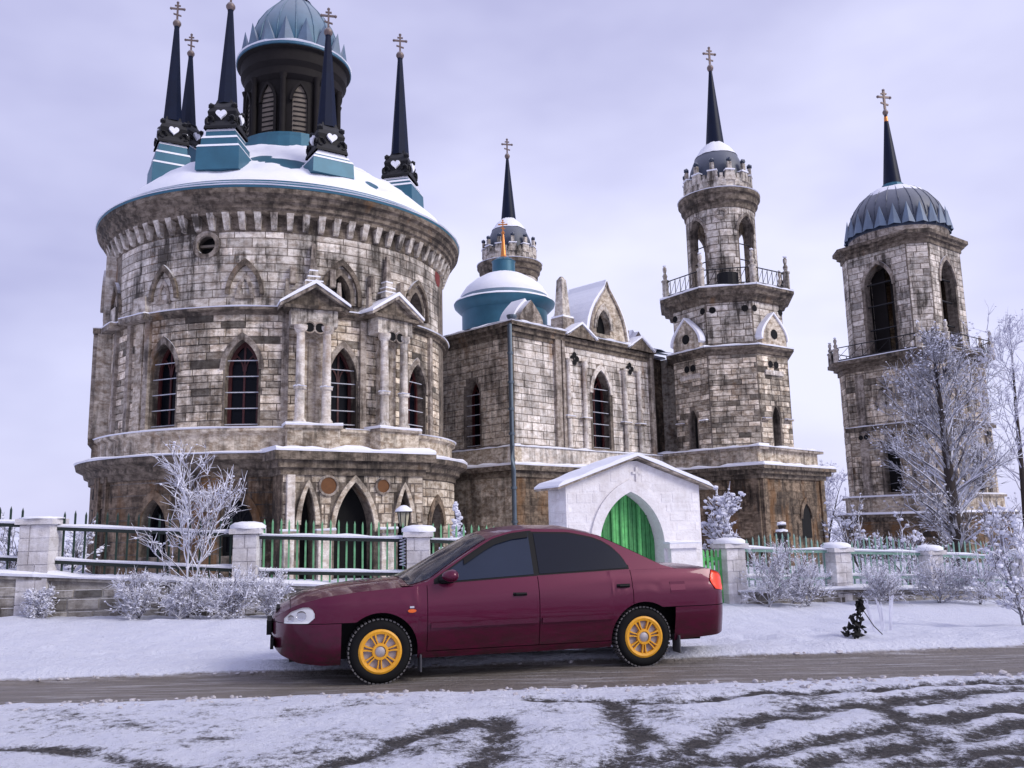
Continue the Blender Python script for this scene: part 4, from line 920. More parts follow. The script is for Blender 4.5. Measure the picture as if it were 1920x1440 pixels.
    oct_ring(T, [(ap - .12, 11.7), (ap + .05, 11.75), (ap + .1, 11.95), (ap + .3, 12.02), (ap + .34, 12.18), (ap + .5, 12.24), (ap + .5, 12.36), (0.5, 12.42)], ph).build('tower_cornice', 'cornice_stone', church)
    oct_snow(T, ph, 1.6, ap + .5, 12.38, .12, church)
    # balcony
    rp = (ap + .2) / math.cos(rad(22.5)); pts = [(T[0] + rp * math.cos(rad(ph + 22.5 + 45 * k)), T[1] + rp * math.sin(rad(ph + 22.5 + 45 * k))) for k in range(8)]
    if full:
        for k in range(8):
            finial_post(church, pts[k][0], pts[k][1], 12.4, 1.75)
            railing(church, (*pts[k], 12.45), (*pts[(k + 1) % 8], 12.45), .85, 7)
        x, y = T[0] + 2.6 * math.cos(rad(-100)), T[1] + 2.6 * math.sin(rad(-100))
        MB().lathe([(.5, 12.45), (.5, 13.1), (.4, 13.12), (0, 13.14)], (x, y), 14).build('balcony_drum', 'black_iron', church)
    # belfry: open round drum with four arches
    rb_ = 1.72; bel = cylp(T, rb_, 0)
    ops = [arch(rad(a) * rb_, 1.02, 12.3, 16.4, 15.6) for a in (-147, -57, 33, 123)]
    beli = cylp(T, rb_ - .42, 0); mb = MB(); wall(mb, bel, rad(-180) * rb_, rad(180) * rb_, 12.2, 17.0, ops, .3, depth=.42); mb.build('belfry_wall', 'mortar_stone' if full else 'upper_stone', church, smooth=40)
    opi = [arch(rad(a) * (rb_ - .42), 1.02 * (rb_ - .42) / rb_, 12.3, 16.4, 15.6) for a in (-147, -57, 33, 123)]
    wall(MB(), beli, rad(-180) * (rb_ - .42), rad(180) * (rb_ - .42), 12.2, 17.0, opi, .3, depth=0).build('belfry_lining', 'wall_stone', church, smooth=40)
    if full:
        courses(bel, rad(-180) * rb_, rad(20) * rb_, 12.45, 16.9, [grow(q, .03) for q in ops], .36, (.4, .8), blocks, 'upper_stone', proud=.02, tonev=.15)
        for q in ops: MB().band(bel, outline(q, 8, True), outline(grow(q, .14), 8, True), -.03, .06).build('arch_moulding', 'trim_stone', church)
        MB().band(bel, outline(rnd(rad(-102) * rb_, .2, 16.45)), outline(rnd(rad(-102) * rb_, .3, 16.45)), -.02, .07, True).build('boss_ring', 'trim_stone', church)
        for a in (-147, -57):
            for z in (14.2, 15.0):
                e = Vector(bel(rad(a) * rb_ - .5, -.2, z)); f = Vector(bel(rad(a) * rb_ + .5, -.2, z)); MB().tube([e, f], .03, 5).build('tie_bar', 'black_iron', church)
    MB().lathe([(0, 12.44), (1.5, 12.44)], T, 20).build('belfry_floor', 'trim_stone', church); MB().lathe([(0, 16.9), (1.5, 16.9)], T, 20).build('belfry_ceiling', 'trim_stone', church)
    MB().lathe([(1.68, 16.75), (1.78, 16.8), (1.8, 17.1), (1.92, 17.16), (1.95, 17.45), (2.06, 17.52), (2.06, 17.72), (1.5, 17.8)], T, 48).build('crown_cornice', 'cornice_stone', church, smooth=30)
    ring_snow(T, 1.5, 2.08, 17.74, .05, church, n=40, seed=5)
    # crown of merlons with balls
    MB().lathe([(1.66, 17.75), (1.66, 18.3), (1.5, 18.32)], T, 40).build('crown_wall', 'upper_stone', church)
    mw = MB(); mw.add([(0, -.3, 0), (0, .3, 0), (0, .22, .5), (0, .1, .62), (0, .1, .95), (0, -.1, .95), (0, -.1, .62), (0, -.22, .5)] + [(-.16, a, z) for a, z in ((-.3, 0), (.3, 0), (.22, .5), (.1, .62), (.1, .95), (-.1, .95), (-.1, .62), (-.22, .5))],
            [tuple(range(8)), tuple(range(15, 7, -1))] + [(8 + i, 8 + (i + 1) % 8, (i + 1) % 8, i) for i in range(8)])
    mm = mw.mesh('merlon', 'upper_stone'); bm_ = MB().ico((0, 0, 0), .15, j=.03).mesh('merlon_ball', 'grey_dome'); hm = MB().lathe([(.0, .02), (.13, .02)], (0, 0), 10).mesh('merlon_hole', 'dark_void')
    sm_ = MB().box((-.1, 0, 0), (.3, .5, .06)).mesh('snow', 'snow')
    for k in range(12):
        a = rad(k * 30 + 8); inst('merlon', mm, church, (T[0] + 1.72 * math.cos(a), T[1] + 1.72 * math.sin(a), 18.25), a)
        inst('merlon_ball', bm_, church, (T[0] + 1.64 * math.cos(a), T[1] + 1.64 * math.sin(a), 19.32), a)
        inst('snow', sm_, church, (T[0] + 1.72 * math.cos(a), T[1] + 1.72 * math.sin(a), 18.78), a)
        a2 = a + rad(15); inst('merlon', mm, church, (T[0] + 1.70 * math.cos(a2), T[1] + 1.70 * math.sin(a2), 18.0), a2, (1, .8, .65))
    MB().lathe([(1.5, 18.2), (1.48, 18.8), (1.35, 19.4), (1.1, 20.0), (.75, 20.5), (.4, 20.8), (0, 20.9)], T, 36).build('crown_dome', 'grey_dome', church, smooth=60)
    MB().lathe([(1.1, 20.06), (.8, 20.5), (.45, 20.84), (0, 20.95)], T, 36, jitter=.02).build('dome_snow', 'snow', church, smooth=60)
    spire_on(church, T, 20.75, 25.0, 26.3, .50)
T1 = (10.85, 42.5); T2 = (0.0, 53.0)
church_tower(T1, CB, True); church_tower(T2, CB, False)
# recess between nave and tower
rc = planep(fac(9.6, -.8, 0)[:2], 45.0); wall(MB(), rc, 0, 2.0, 3.9, 9.7, [], 1).build('link_wall', 'podium_stone', church)
courses(rc, 0, 2, 4.7, 9.4, [], .4, (.4, .9), CB, 'podium_stone', proud=.02, tonev=.2)
p_ = planep(fac(9.6, 0, 0)[:2], 135.0); wall(MB(), p_, 0, .8, 3.9, 9.7, [], 1).build('link_wall', 'podium_stone', church)
ledge_snow(rc, 0, 2.0, -.4, .3, 9.72, .12, church)
emit_blocks(CB, church, 300)
# ================================================================ BELL TOWER
B = (23.4, 50.0); ZB = -1.9
bell = thing('bell_tower', 'freestanding stone bell tower with dark dome and spire behind a frosted tree', 'bell tower', (B[0], B[1], ZB))
BB = []
def chamf(c, hs, ch, phi0):
    # square of half side hs with chamfered corners; returns list of (path, half width, is_wide)
    out = []
    for k in range(4):
        out.append((face(c, hs, phi0 + 90 * k), hs - ch, True)); d = hs * math.sqrt(2) - ch / math.sqrt(2)
        out.append((face(c, d, phi0 + 90 * k + 45), ch / math.sqrt(2), False))
    return out
def chamf_box(c, hs, ch, phi0, z0, z1, name, mat, parent, top=None):
    v = []; t_ = top or (hs, ch)
    for h_, c_, z in ((hs, ch, z0), (t_[0], t_[1], z1)):
        for k in range(4):
            a = rad(phi0 + 90 * k); ca, sa = math.cos(a), math.sin(a)
            for s in (-(h_ - c_), h_ - c_): v.append((c[0] + h_ * ca - s * sa, c[1] + h_ * sa + s * ca, z))
    return MB().add(v, [tuple(range(7, -1, -1)), tuple(range(8, 16))] + [(i, (i + 1) % 8, 8 + (i + 1) % 8, 8 + i) for i in range(8)]).build(name, mat, parent)
PH = -143.0
def tier(hs, ch, z0, z1, mat, ops_fn, bl=None, proud=.03, tv=.3, depth=.5, see=False):
    for i, (p, hw, wide) in enumerate(chamf(B, hs, ch, PH)):
        ops = ops_fn(i, wide)
        wall(MB(), p, -hw, hw, z0, z1, ops, 2, depth=depth).build('tower_wall', 'mortar_stone' if bl is not None and i in (0, 1, 2, 7) else mat, bell)
        if not see:
            for q in ops: fill(MB(), p, q, -depth + .02).build('dark_opening', 'dark_void', bell)
        for q in ops: MB().band(p, outline(q, 8, True), outline(grow(q, .18), 8, True), -.03, .09).build('arch_moulding', 'trim_stone', bell)
        if bl is not None and i in (0, 1, 2, 7): courses(p, -hw + .02, hw - .02, z0 + .02, z1 - .02, [grow(q, .12) for q in ops], .36, (.5, 1.1), bl, mat, proud=proud, tonev=tv)
tier(3.62, 1.05, ZB - .3, 1.3, 'podium_stone', lambda i, w_: [], BB)
chamf_box(B, 3.7, 1.05, PH, 1.3, 1.5, 'podium_cornice', 'cornice_stone', bell); chamf_box(B, 3.95, 1.15, PH, 1.5, 1.66, 'podium_cornice', 'cornice_stone', bell); chamf_box(B, 3.95, 1.15, PH, 1.66, 1.78, 'snow', 'snow', bell, (3.8, 1.1))
chamf_box(B, 3.4, 1.0, PH, 1.7, 2.5, 'plinth', 'wall_stone', bell); chamf_box(B, 3.52, 1.02, PH, 2.5, 2.62, 'plinth_cap', 'trim_stone', bell); chamf_box(B, 3.52, 1.02, PH, 2.62, 2.72, 'snow', 'snow', bell, (3.35, 1.0))
tier(3.2, .95, 2.6, 10.0, 'wall_stone', lambda i, w_: [arch(.15, .95, 2.85, 5.75, 4.9), arch(.15, .9, 7.5, 8.4, 7.7)] if w_ and i in (0, 2) else [], BB)
for i, (p, hw, wide) in enumerate(chamf(B, 3.2, .95, PH)[:3]):
    MB().prism(p, [(-hw - .15, 6.35), (hw + .15, 6.35), (hw + .15, 6.6), (-hw - .15, 6.6)], -.1, .2 - .003 * i).build('string_course', 'cornice_stone', bell); ledge_snow(p, -hw - .1, hw + .1, 0, .2, 6.605, .06, bell)
    if wide:
        MB().prism(p, [(.15 - .95, 7.3), (.15 + .95, 7.3), (.15 + .75, 8.3), (.15, 9.1), (.15 - .75, 8.3)], -.1, .0).build('gablet', 'upper_stone', bell)
        for s in (-1.35, 1.55):
            MB().prism(p, [(s - .25, 2.7), (s + .25, 2.7), (s + .25, 9.6), (s - .25, 9.6)], -.04, .12).build('pilaster', 'trim_stone', bell)
            for d in (-.16, .16): fill(MB(), p, rnd(s + d, .14, 6.0), .14).build('round_hole', 'dark_void', bell)
    else: fill(MB(), p, rnd(0, .3, 9.0), .04).build('round_hole', 'dark_void', bell)
for h_, z0, z1 in ((3.3, 9.8, 10.1), (3.45, 10.1, 10.3), (3.68, 10.3, 10.5)): chamf_box(B, h_, 1.0, PH, z0, z1, 'balcony_cornice', 'cornice_stone', bell)
chamf_box(B, 3.64, 1.0, PH, 10.5, 10.6, 'snow', 'snow', bell, (3.5, .95))
cor = []
for p, hw, wide in chamf(B, 3.52, 1.0, PH):
    if wide: cor += [p(-hw, 0, 10.5), p(hw, 0, 10.5)]
for k in range(8):
    q = cor[k]; po = finial_post(bell, q[0], q[1], 10.45, 1.5); railing(bell, (q[0], q[1], 10.5), (*cor[(k + 1) % 8][:2], 10.5), .85, 6)
BH = 2.68
tier(BH, .85, 10.4, 17.0, 'upper_stone', lambda i, w_: [arch(0, 1.75, 10.7, 16.0, 14.6)] if w_ else [], BB, proud=.018, tv=.2, depth=.6, see=True)
for p, hw, wide in chamf(B, BH - .6, .75, PH):
    wall(MB(), p, -hw, hw, 10.4, 17.0, [arch(0, 1.75, 10.7, 16.0, 14.6)] if wide else [], 2, depth=0).build('belfry_lining', 'podium_stone', bell)
    if wide:
        for z in (12.2, 13.6, 14.9): MB().tube([p(-.9, .3, z), p(.9, .3, z)], .05, 5).build('tie_bar', 'black_iron', bell)
        MB().prism(p, [(.28, 10.6), (.86, 10.6), (.86, 15.6), (.28, 15.6)], -.3, -.2).build('louvre_board', 'lantern_dark', bell)
        MB().prism(p, [(-.86, 10.6), (-.02, 10.6), (-.02, 15.9), (-.86, 15.6)], -.3, -.2).build('louvre_board', 'lantern_dark', bell)
chamf_box(B, BH - .5, .7, PH, 16.6, 16.8, 'belfry_ceiling', 'trim_stone', bell); chamf_box(B, BH, .85, PH, 10.4, 10.62, 'belfry_floor', 'trim_stone', bell)
for h_, z0, z1 in ((BH + .08, 16.7, 17.0), (BH + .22, 17.0, 17.2), (BH + .38, 17.2, 17.4)): chamf_box(B, h_, .88, PH, z0, z1, 'tower_cornice', 'cornice_stone', bell)
chamf_box(B, BH + .36, .88, PH, 17.4, 17.46, 'snow', 'snow', bell, (BH + .2, .85))
MB().lathe([(2.78, 17.4), (2.78, 17.95), (2.7, 18.0)], B, 48).build('dome_drum', 'trim_stone', bell, smooth=35)
MB().lathe([(2.78, 17.95), (2.80, 18.1), (2.78, 18.6), (2.65, 19.2), (2.4, 19.8), (2.0, 20.35), (1.5, 20.8), (.9, 21.1), (0, 21.25)], B, 60).build('dome', 'grey_dome', bell, smooth=60)
for k in range(24):
    a = rad(k * 15 + 10.5); MB().tube([(B[0] + (r + .01) * math.cos(a), B[1] + (r + .01) * math.sin(a), z) for r, z in [(2.78, 18.6), (2.65, 19.2), (2.4, 19.8), (2.0, 20.35), (1.5, 20.8), (.9, 21.1)]], .03, 4).build('dome_seam', 'grey_dome', bell)
mb = MB(); vv = []
for i in range(60):
    for j in range(8):
        th = 6 * i; r = [1.9, 1.6, 1.35, 1.1, .85, .6, .35, 0.01][j]; z = np.interp(r, [0, .9, 1.5, 2.05, 2.5], [21.25, 21.1, 20.8, 20.35, 19.8])
        x, y = B[0] + r * math.cos(rad(th)), B[1] + r * math.sin(rad(th)); vv.append((x, y, z + .07 + .22 * mnoise.noise((x * .9, y * .9, 0)) - (.12 if j == 0 else 0)))
mb.add(vv, [(i * 8 + j, ((i + 1) % 60) * 8 + j, ((i + 1) % 60) * 8 + j + 1, i * 8 + j + 1) for i in range(60) for j in range(7)]).build('dome_snow', 'snow', bell, smooth=True)
pt = MB(); pt.add([(0, -.36, 0), (0, .36, 0), (.14, 0, .05), (-.12, 0, 1.35), (-.15, -.3, .3), (-.15, .3, .3)], [(0, 2, 3), (2, 1, 3), (0, 3, 4), (1, 5, 3), (4, 3, 5)]); ptm = pt.mesh('dome_petal', 'petal_metal')
for k in range(24):
    a = rad(15 * k + 3); inst('dome_petal', ptm, bell, (B[0] + 2.90 * math.cos(a), B[1] + 2.90 * math.sin(a), 18.05), a)
MB().lathe([(.62, 21.0), (.62, 21.4), (.54, 21.45)], B, 12).build('spire_collar', 'teal_metal', bell)
spire_on(bell, B, 21.3, 26.0, 27.6, .56)
MB().lathe([(.15, 25.2), (.11, 25.85)], B, 12).build('spire_band', 'gold', bell)
emit_blocks(BB, bell, 240)
# ================================================================ FENCE
# pillars: photo column, distance, width, cap-top row
PIL = [(-150, 15.9, .52, 952), (80, 16.2, .55, 972), (465, 16.8, .45, 990), (785, 17.2, .45, 996), (1367, 20.0, .50, 1018), (1567, 20.9, .46, 1026), (1741, 21.6, .44, 1031), (1912, 22.3, .44, 1038)]
PLAB = ['pale stone fence pillar at the far left beyond the frame', 'wide white stone fence pillar nearest the left edge with flat snowy cap', 'white stone fence pillar right of the frosted sapling with domed snow cap', 'white stone fence pillar beside the lamp just ahead of the windscreen',
        'grey stone fence pillar directly behind the car tail lamp', 'white snow-capped fence pillar, first one clear of the car on the right', 'white snow-capped fence pillar in front of the frosted tree', 'white fence pillar half hidden by frosted bush at right edge']
PP = []
for (px, Y, w_, cy), lab in zip(PIL, PLAB):
    top = at(px, cy, Y); zg = ground(top.x, Y) - .05; PP.append((top.x, Y, w_, top.z))
    ang = 0.06 if px < 1000 else 0.35
    if px < 0: continue
    po = thing('fence_pillar', lab, 'pillar', (top.x, Y, zg), 'stone pillars of the churchyard fence')
    nC = max(4, int((top.z - zg) / .235)); hC = (top.z - .12 - zg) / nC
    MB().box((top.x, Y, (zg + top.z - .12) / 2), (w_ - .03, w_ - .03, top.z - .12 - zg), ang).build('pillar_core', 'pillar_stone', po)
    for k in range(nC):
        z0 = zg + k * hC; split = random.uniform(.3, .7) if k % 2 else random.choice((.35, .62)); ca, sa = math.cos(ang), math.sin(ang)
        for u0, u1 in ((0, split), (split, 1)):
            cx = -w_ / 2 + (u0 + u1) / 2 * w_
            MB().box((top.x + ca * cx, Y + sa * cx, z0 + hC / 2), ((u1 - u0) * w_ - .014, w_ + random.uniform(-.006, .012), hC - .016), ang, tone=random.gauss(0, .1) or .01).build('stone_block', 'pillar_stone', po)
    MB().box((top.x, Y, top.z - .06), (w_ + .12, w_ + .12, .1), ang).build('pillar_cap', 'pillar_stone', po)
    h2 = (w_ + .2) / 2; sn = MB()
    dom = .05 if px == 80 else .13
    sn.lathe([(h2 * 1.02, 0), (h2 * 1.04, dom * .45), (h2 * .8, dom * .85), (h2 * .35, dom), (0, dom)], (top.x, Y), 18, z0=top.z - .012, jitter=.008); sn.build('snow_cap', 'snow', po, smooth=True)
PIL.append((1046, 18.15, .06, 1010)); gq = at(1046, 1010, 18.15); PP.append((gq.x, 18.15, .06, gq.z))
def lerp(a, b_, u): return a + (b_ - a) * u
# rails in photo rows at both ends of every bay: top rail, lower rail, wall top
BAYS = [(0, 1, 975, 982, 1036, 1047, 1064, 1070, 'dark'), (1, 2, 986, 1000, 1048, 1066, 1070, 1086, 'dark'), (2, 3, 1003, 1010, 1069, 1073, 1087, 1094, 'green'), (4, 5, 1028, 1031, 1082, 1080, 1100, 1099, 'frost'), (5, 6, 1032, 1036, 1079, 1079, 1095, 1098, 'frost'), (6, 7, 1038, 1044, 1082, 1087, 1099, 1104, 'frost'), (3, 8, 1010, 1019, 1073, 1080, 1094, 1098, 'green')]
BL = ['dark green picket panel at the far left end of the fence', 'dark green picket panel behind the frosted sapling with snowy rails', 'bright green picket panel in front of the porch arches', 'frosted green picket panel right behind the car boot, arched top', 'frosted green picket panel between the two middle right pillars', 'frosted green picket panel at the right end behind bushes', 'green picket panel between the lamp pillar and the white gateway']
for (i, j, t0, t1, l0, l1, w0, w1, kind), lab in zip(BAYS, BL):
    (x0, y0, wa, _), (x1, y1, wb, _) = PP[i], PP[j]
    pxa, pxb = PIL[i][0], PIL[j][0]
    d = Vector((x1 - x0, y1 - y0, 0)); L = d.length; e = d / L; ang = math.atan2(e.y, e.x); a0, a1 = wa / 2, L - wb / 2
    tz0, tz1 = at(pxa, t0, y0).z, at(pxb, t1, y1).z; lz0, lz1 = at(pxa, l0, y0).z, at(pxb, l1, y1).z; wz0, wz1 = at(pxa, w0, y0).z, at(pxb, w1, y1).z
    fp_ = thing('fence_panel', lab, 'fence', (x0 + e.x * L / 2, y0 + e.y * L / 2, min(wz0, wz1)), 'picket panels between the pillars')
    pm_, rm_ = {'dark': ('green_paint', 'dark_rail'), 'green': ('green_pale', 'dark_rail'), 'frost': ('green_frosted', 'green_frosted')}[kind]
    path = planep((x0, y0), math.degrees(ang))
    for z0, z1, hh in ((tz0, tz1, .075), (lz0, lz1, .075)):
        MB().add([path(s, n_, lerp(z0, z1, s / L) + q) for s in (a0, a1) for n_, q in ((-.03, -hh), (.03, -hh), (.03, 0), (-.03, 0))], [(0, 1, 5, 4), (1, 2, 6, 5), (2, 3, 7, 6), (3, 0, 4, 7), (3, 2, 1, 0), (4, 5, 6, 7)]).build('rail', rm_, fp_)
        ledge_snow(path, a0, a1, -.035, .04, lerp(z0, z1, a0 / L) + .002, .06, fp_, slope=(z1 - z0) / L)
    npk = int((a1 - a0) / (.185 if kind == 'dark' else .155))
    for k in range(npk):
        s = a0 + (k + .5) * (a1 - a0) / npk; u = s / L; zb = lerp(wz0, wz1, u) - .02
        zt = lerp(tz0, tz1, u) + (.30 if kind != 'frost' else .16 + .22 * math.sin(math.pi * (s - a0) / (a1 - a0))) + random.uniform(-.015, .015)
        if kind == 'green': zt += .02
        tl = random.uniform(-.008, .008); w2 = .017
        vs_ = [path(s + q + (tl if z > zb else 0), n_, z) for z in (zb, zt - .07) for q, n_ in ((-w2, -.058), (w2, -.058), (w2, -.035), (-w2, -.035))] + [path(s + tl, -.046, zt)]
        MB().add(vs_, [(0, 1, 5, 4), (1, 2, 6, 5), (2, 3, 7, 6), (3, 0, 4, 7), (4, 5, 8), (5, 6, 8), (6, 7, 8), (7, 4, 8)]).build('picket', pm_, fp_)
# low stone walls carrying the fence
def low_wall(name, lab, pts, blocks_limit):
    # pts: (x, y, ztop)
    x0, y0, _ = pts[0]; wt = thing(name, lab, 'wall', (x0, y0, ground(x0, y0) - .1)); bl = []
    for (ax, ay, az), (bx, by, bz) in zip(pts[:-1], pts[1:]):
        d = Vector((bx - ax, by - ay, 0)); L = d.length; ang = math.degrees(math.atan2(d.y, d.x)); path = planep((ax, ay), ang)
        zb = min(ground(ax, ay), ground(bx, by)) - .25; zt = lambda s: az + (bz - az) * s / L - .13
        wall(MB(), path, 0, L, zb, zt, [], .5, n=.22).build('wall_core', 'fence_wall_stone', wt)
        wall(MB(), path, 0, L, zb, zt, [], .5, n=-.25).build('wall_core', 'fence_wall_stone', wt)
        path2 = planep(path(0, .22, 0)[:2], ang)
        courses(path2, .02, L - .02, zb + .02, lambda s: zt(s) + .02, [], .19, (.35, .75), bl, 'fence_wall_stone', proud=.03, tonev=.28)
        MB().add([path(s, n_, zt(s) + q) for s in (0, L) for n_, q in ((-.30, 0), (.29, 0), (.29, .07), (-.30, .07))], [(0, 1, 5, 4), (1, 2, 6, 5), (2, 3, 7, 6), (3, 0, 4, 7), (3, 2, 1, 0), (4, 5, 6, 7)]).build('coping', 'fence_wall_stone', wt)
        ledge_snow(path, 0, L, -.31, .32, az - .062, .10, wt, slope=(bz - az) / L)
    emit_blocks(bl, wt, 260)
def wt_(i, row): x, y, _, _ = PP[i]; return (x, y, at(PIL[i][0], row, y).z)
gL = at(1050, 1092, 18.3)
low_wall('stone_wall', 'low grey stone wall with thick snow coping along the left fence', [wt_(0, 1064), wt_(1, 1072), wt_(2, 1087), wt_(3, 1094), (gL.x - .3, gL.y - .1, gL.z)], 260)
low_wall('stone_wall', 'low snowed-in stone wall under the frosted right fence', [wt_(4, 1103), wt_(5, 1098), wt_(6, 1099), wt_(7, 1105)], 120)
# ================================================================ GATEWAY
g0 = at(1063, 1000, 17.9); g1 = at(1315, 1000, 19.3)
gd = Vector((g1.x - g0.x, g1.y - g0.y, 0)); GL = gd.length; gang = math.degrees(math.atan2(gd.y, gd.x)); gate = planep((g0.x, g0.y), gang)
def on_gate(px, py, n_=0.0):
    o = gate(0, n_, 0); d = ray(px, py); e = (math.cos(rad(gang)), math.sin(rad(gang)))
    A_ = np.array([[d[0], -e[0]], [d[1], -e[1]]]); t_, s = np.linalg.solve(A_, np.array([o[0], o[1]])); return s, EYE + d[2] * t_
gz = ground((g0.x + g1.x) / 2, (g0.y + g1.y) / 2) - .1
gw = thing('gateway', 'white plastered gateway with snowy gable roof and green plank gate in pointed arch', 'gate', (*gate(GL / 2, -.4, 0)[:2], gz))
sA, zA = on_gate(1180, 922); sl_, _ = on_gate(1122, 1000); sr_, _ = on_gate(1244, 1010); _, ze = on_gate(1313, 912); sap, zap = on_gate(1205, 862); _, zel = on_gate(1063, 892)
ga = arch((sl_ + sr_) / 2, sr_ - sl_, gz, zA, zA - (sr_ - sl_) * .72); TH = .80
ztg = lambda s: np.interp(s, [0, GL / 2, GL], [ze + .02, zap, ze + .02])
wall(MB(), gate, 0, GL, gz - .2, ztg, [ga], .3, depth=.36).build('gate_wall', 'gate_plaster', gw)
wall(MB(), gate, 0, GL, gz - .2, ztg, [ga], .3, n=-TH, depth=0).build('gate_wall', 'gate_plaster', gw)
for s in (0, GL):
    a, b_ = gate(s, 0, 0), gate(s, -TH, 0); MB().add([(a[0], a[1], gz - .2), (b_[0], b_[1], gz - .2), (b_[0], b_[1], ze), (a[0], a[1], ze)], [(0, 1, 2, 3)]).build('gate_side_wall', 'gate_plaster', gw)
sidep = planep(gate(0, -TH, 0)[:2], gang - 90); gb = []
courses(sidep, .01, TH - .01, gz, ze - .05, [], .24, (.4, .8), gb, 'gate_plaster', proud=.014, tonev=.06)
courses(gate, .02, GL - .02, gz, lambda s: ztg(s) - .02, [grow(ga, .24)], .22, (.35, .7), gb, 'gate_plaster', proud=.008, tonev=.05)
emit_blocks(gb, gw, 150)
MB().band(gate, outline(ga, 10, True), outline(grow(ga, .22, .26), 10, True), -.03, .05).build('arch_moulding', 'gate_plaster', gw)
for s, w_ in ((sl_ - .38, .62), (sr_ + .40, .66)):
    zi = on_gate(1285, 1018)[1]
    MB().prism(gate, [(s - w_ / 2, gz), (s + w_ / 2, gz), (s + w_ / 2, zi - .1), (s - w_ / 2, zi - .1)], -.05, .16).build('jamb_pier', 'gate_plaster', gw)
    MB().prism(gate, [(s - w_ / 2 - .08, zi - .1), (s + w_ / 2 + .08, zi - .1), (s + w_ / 2 + .08, zi), (s - w_ / 2 - .08, zi)], -.05, .24).build('impost', 'gate_plaster', gw)
    ledge_snow(gate, s - w_ / 2 - .08, s + w_ / 2 + .08, 0.0, .24, zi + .002, .06, gw)
ov = .26
for sg in (-1, 1):
    s_e = GL / 2 + sg * (GL / 2 + ov); k = (zap - ze) / (GL / 2); z_e = ze - ov * k
    for nm, mt, b0, b1, fr in (('roof_slab', 'trim_stone', .02, .065, .17), ('roof_snow', 'snow', .068, .145, .19)):
        poly = [(GL / 2, zap + b0), (s_e, z_e + b0), (s_e, z_e + b1), (GL / 2, zap + b1)]
        if mt == 'snow':
            q = MB(); nn_ = 16; top_ = []
            for i in range(nn_ + 1):
                u = i / nn_; s = lerp(GL / 2, s_e * 1.0, u); zc = lerp(zap, z_e, u); top_.append((s, zc + b1 + .035 * mnoise.noise((s * 2, sg, 4)) - (.05 if i == nn_ else 0)))
            bot = [(s, lerp(zap, z_e, abs(s - GL / 2) / abs(s_e - GL / 2)) + b0) for s, _ in top_]
            q.prism(gate, (top_ + bot[::-1]) if sg < 0 else (bot + top_[::-1]), -TH - .15, fr); q.build(nm, mt, gw)
        else: MB().prism(gate, poly if sg < 0 else poly[::-1], -TH - .13, fr).build(nm, mt, gw)
sx, zx = on_gate(1193, 893)
for a in ([(sx - .03, zx - .16), (sx + .03, zx - .16), (sx + .03, zx + .2), (sx - .03, zx + .2)], [(sx - .11, zx + .05), (sx + .11, zx + .05), (sx + .11, zx + .1), (sx - .11, zx + .1)], [(sx - .16, zx - .2), (sx + .16, zx - .2), (sx + .16, zx - .165), (sx - .16, zx - .165)]):
    MB().prism(gate, a, -.02, .035).build('relief_cross', 'gate_plaster', gw)
npl = 15; leafn = -.36
for k in range(npl):
    s0, s1 = ga['s'] - ga['w'] / 2 + ga['w'] * k / npl, ga['s'] - ga['w'] / 2 + ga['w'] * (k + 1) / npl; z0 = gz; dn = random.uniform(0, .02)
    MB().add([path_ for path_ in [gate(s0 + .006, leafn + dn, z0), gate(s1 - .006, leafn + dn, z0), gate(s1 - .006, leafn + dn, hi(ga, s1 - .006)), gate(s0 + .006, leafn + dn, hi(ga, s0 + .006)),
              gate(s0 + .006, leafn - .04, z0), gate(s1 - .006, leafn - .04, z0), gate(s1 - .006, leafn - .04, hi(ga, s1 - .006)), gate(s0 + .006, leafn - .04, hi(ga, s0 + .006))]],
             [(0, 1, 2, 3), (0, 3, 7, 4), (1, 5, 6, 2), (3, 2, 6, 7)]).build('gate_plank', random.choice(('green_bright', 'green_bright', 'green_worn')), gw)
    if k % 2: 
        MB().prism(gate, [(s0 - .018, z0), (s0 + .018, z0), (s0 + .018, hi(ga, s0) - .03), (s0 - .018, hi(ga, s0) - .03)], leafn, leafn + .045).build('gate_batten', 'green_worn', gw)
MB().prism(gate, [(ga['s'] - ga['w'] / 2, gz), (ga['s'] + ga['w'] / 2, gz), (ga['s'] + ga['w'] / 2, ga['zs']), (ga['s'] - ga['w'] / 2, ga['zs'])], leafn - .1, leafn - .045).build('gate_backing', 'dark_rail', gw)
# green wicket between gateway and pillar
wk = thing('wicket_fence', 'short bright green wicket between the white gateway and the grey pillar', 'fence', (*gate(GL + .3, -.3, 0)[:2], gz))
wp = planep(gate(GL, -.35, 0)[:2], gang); WL = math.hypot(PP[4][0] - wp(0, 0, 0)[0], PP[4][1] - wp(0, 0, 0)[1]); wang = math.degrees(math.atan2(PP[4][1] - wp(0, 0, 0)[1], PP[4][0] - wp(0, 0, 0)[0])); wp = planep(wp(0, 0, 0)[:2], wang)
zt_ = at(1330, 1030, 19.8).z
for k in range(7):
    s = .04 + (WL - .3) * k / 6; MB().prism(wp, [(s - .03, gz), (s + .03, gz), (s + .03, zt_ - .05), (s, zt_), (s - .03, zt_ - .05)], -.012, .012).build('picket', 'green_bright', wk)
for z in (gz + .35, zt_ - .25): MB().prism(wp, [(0, z), (WL - .2, z), (WL - .2, z + .07), (0, z + .07)], -.05, -.013).build('rail', 'green_bright', wk)
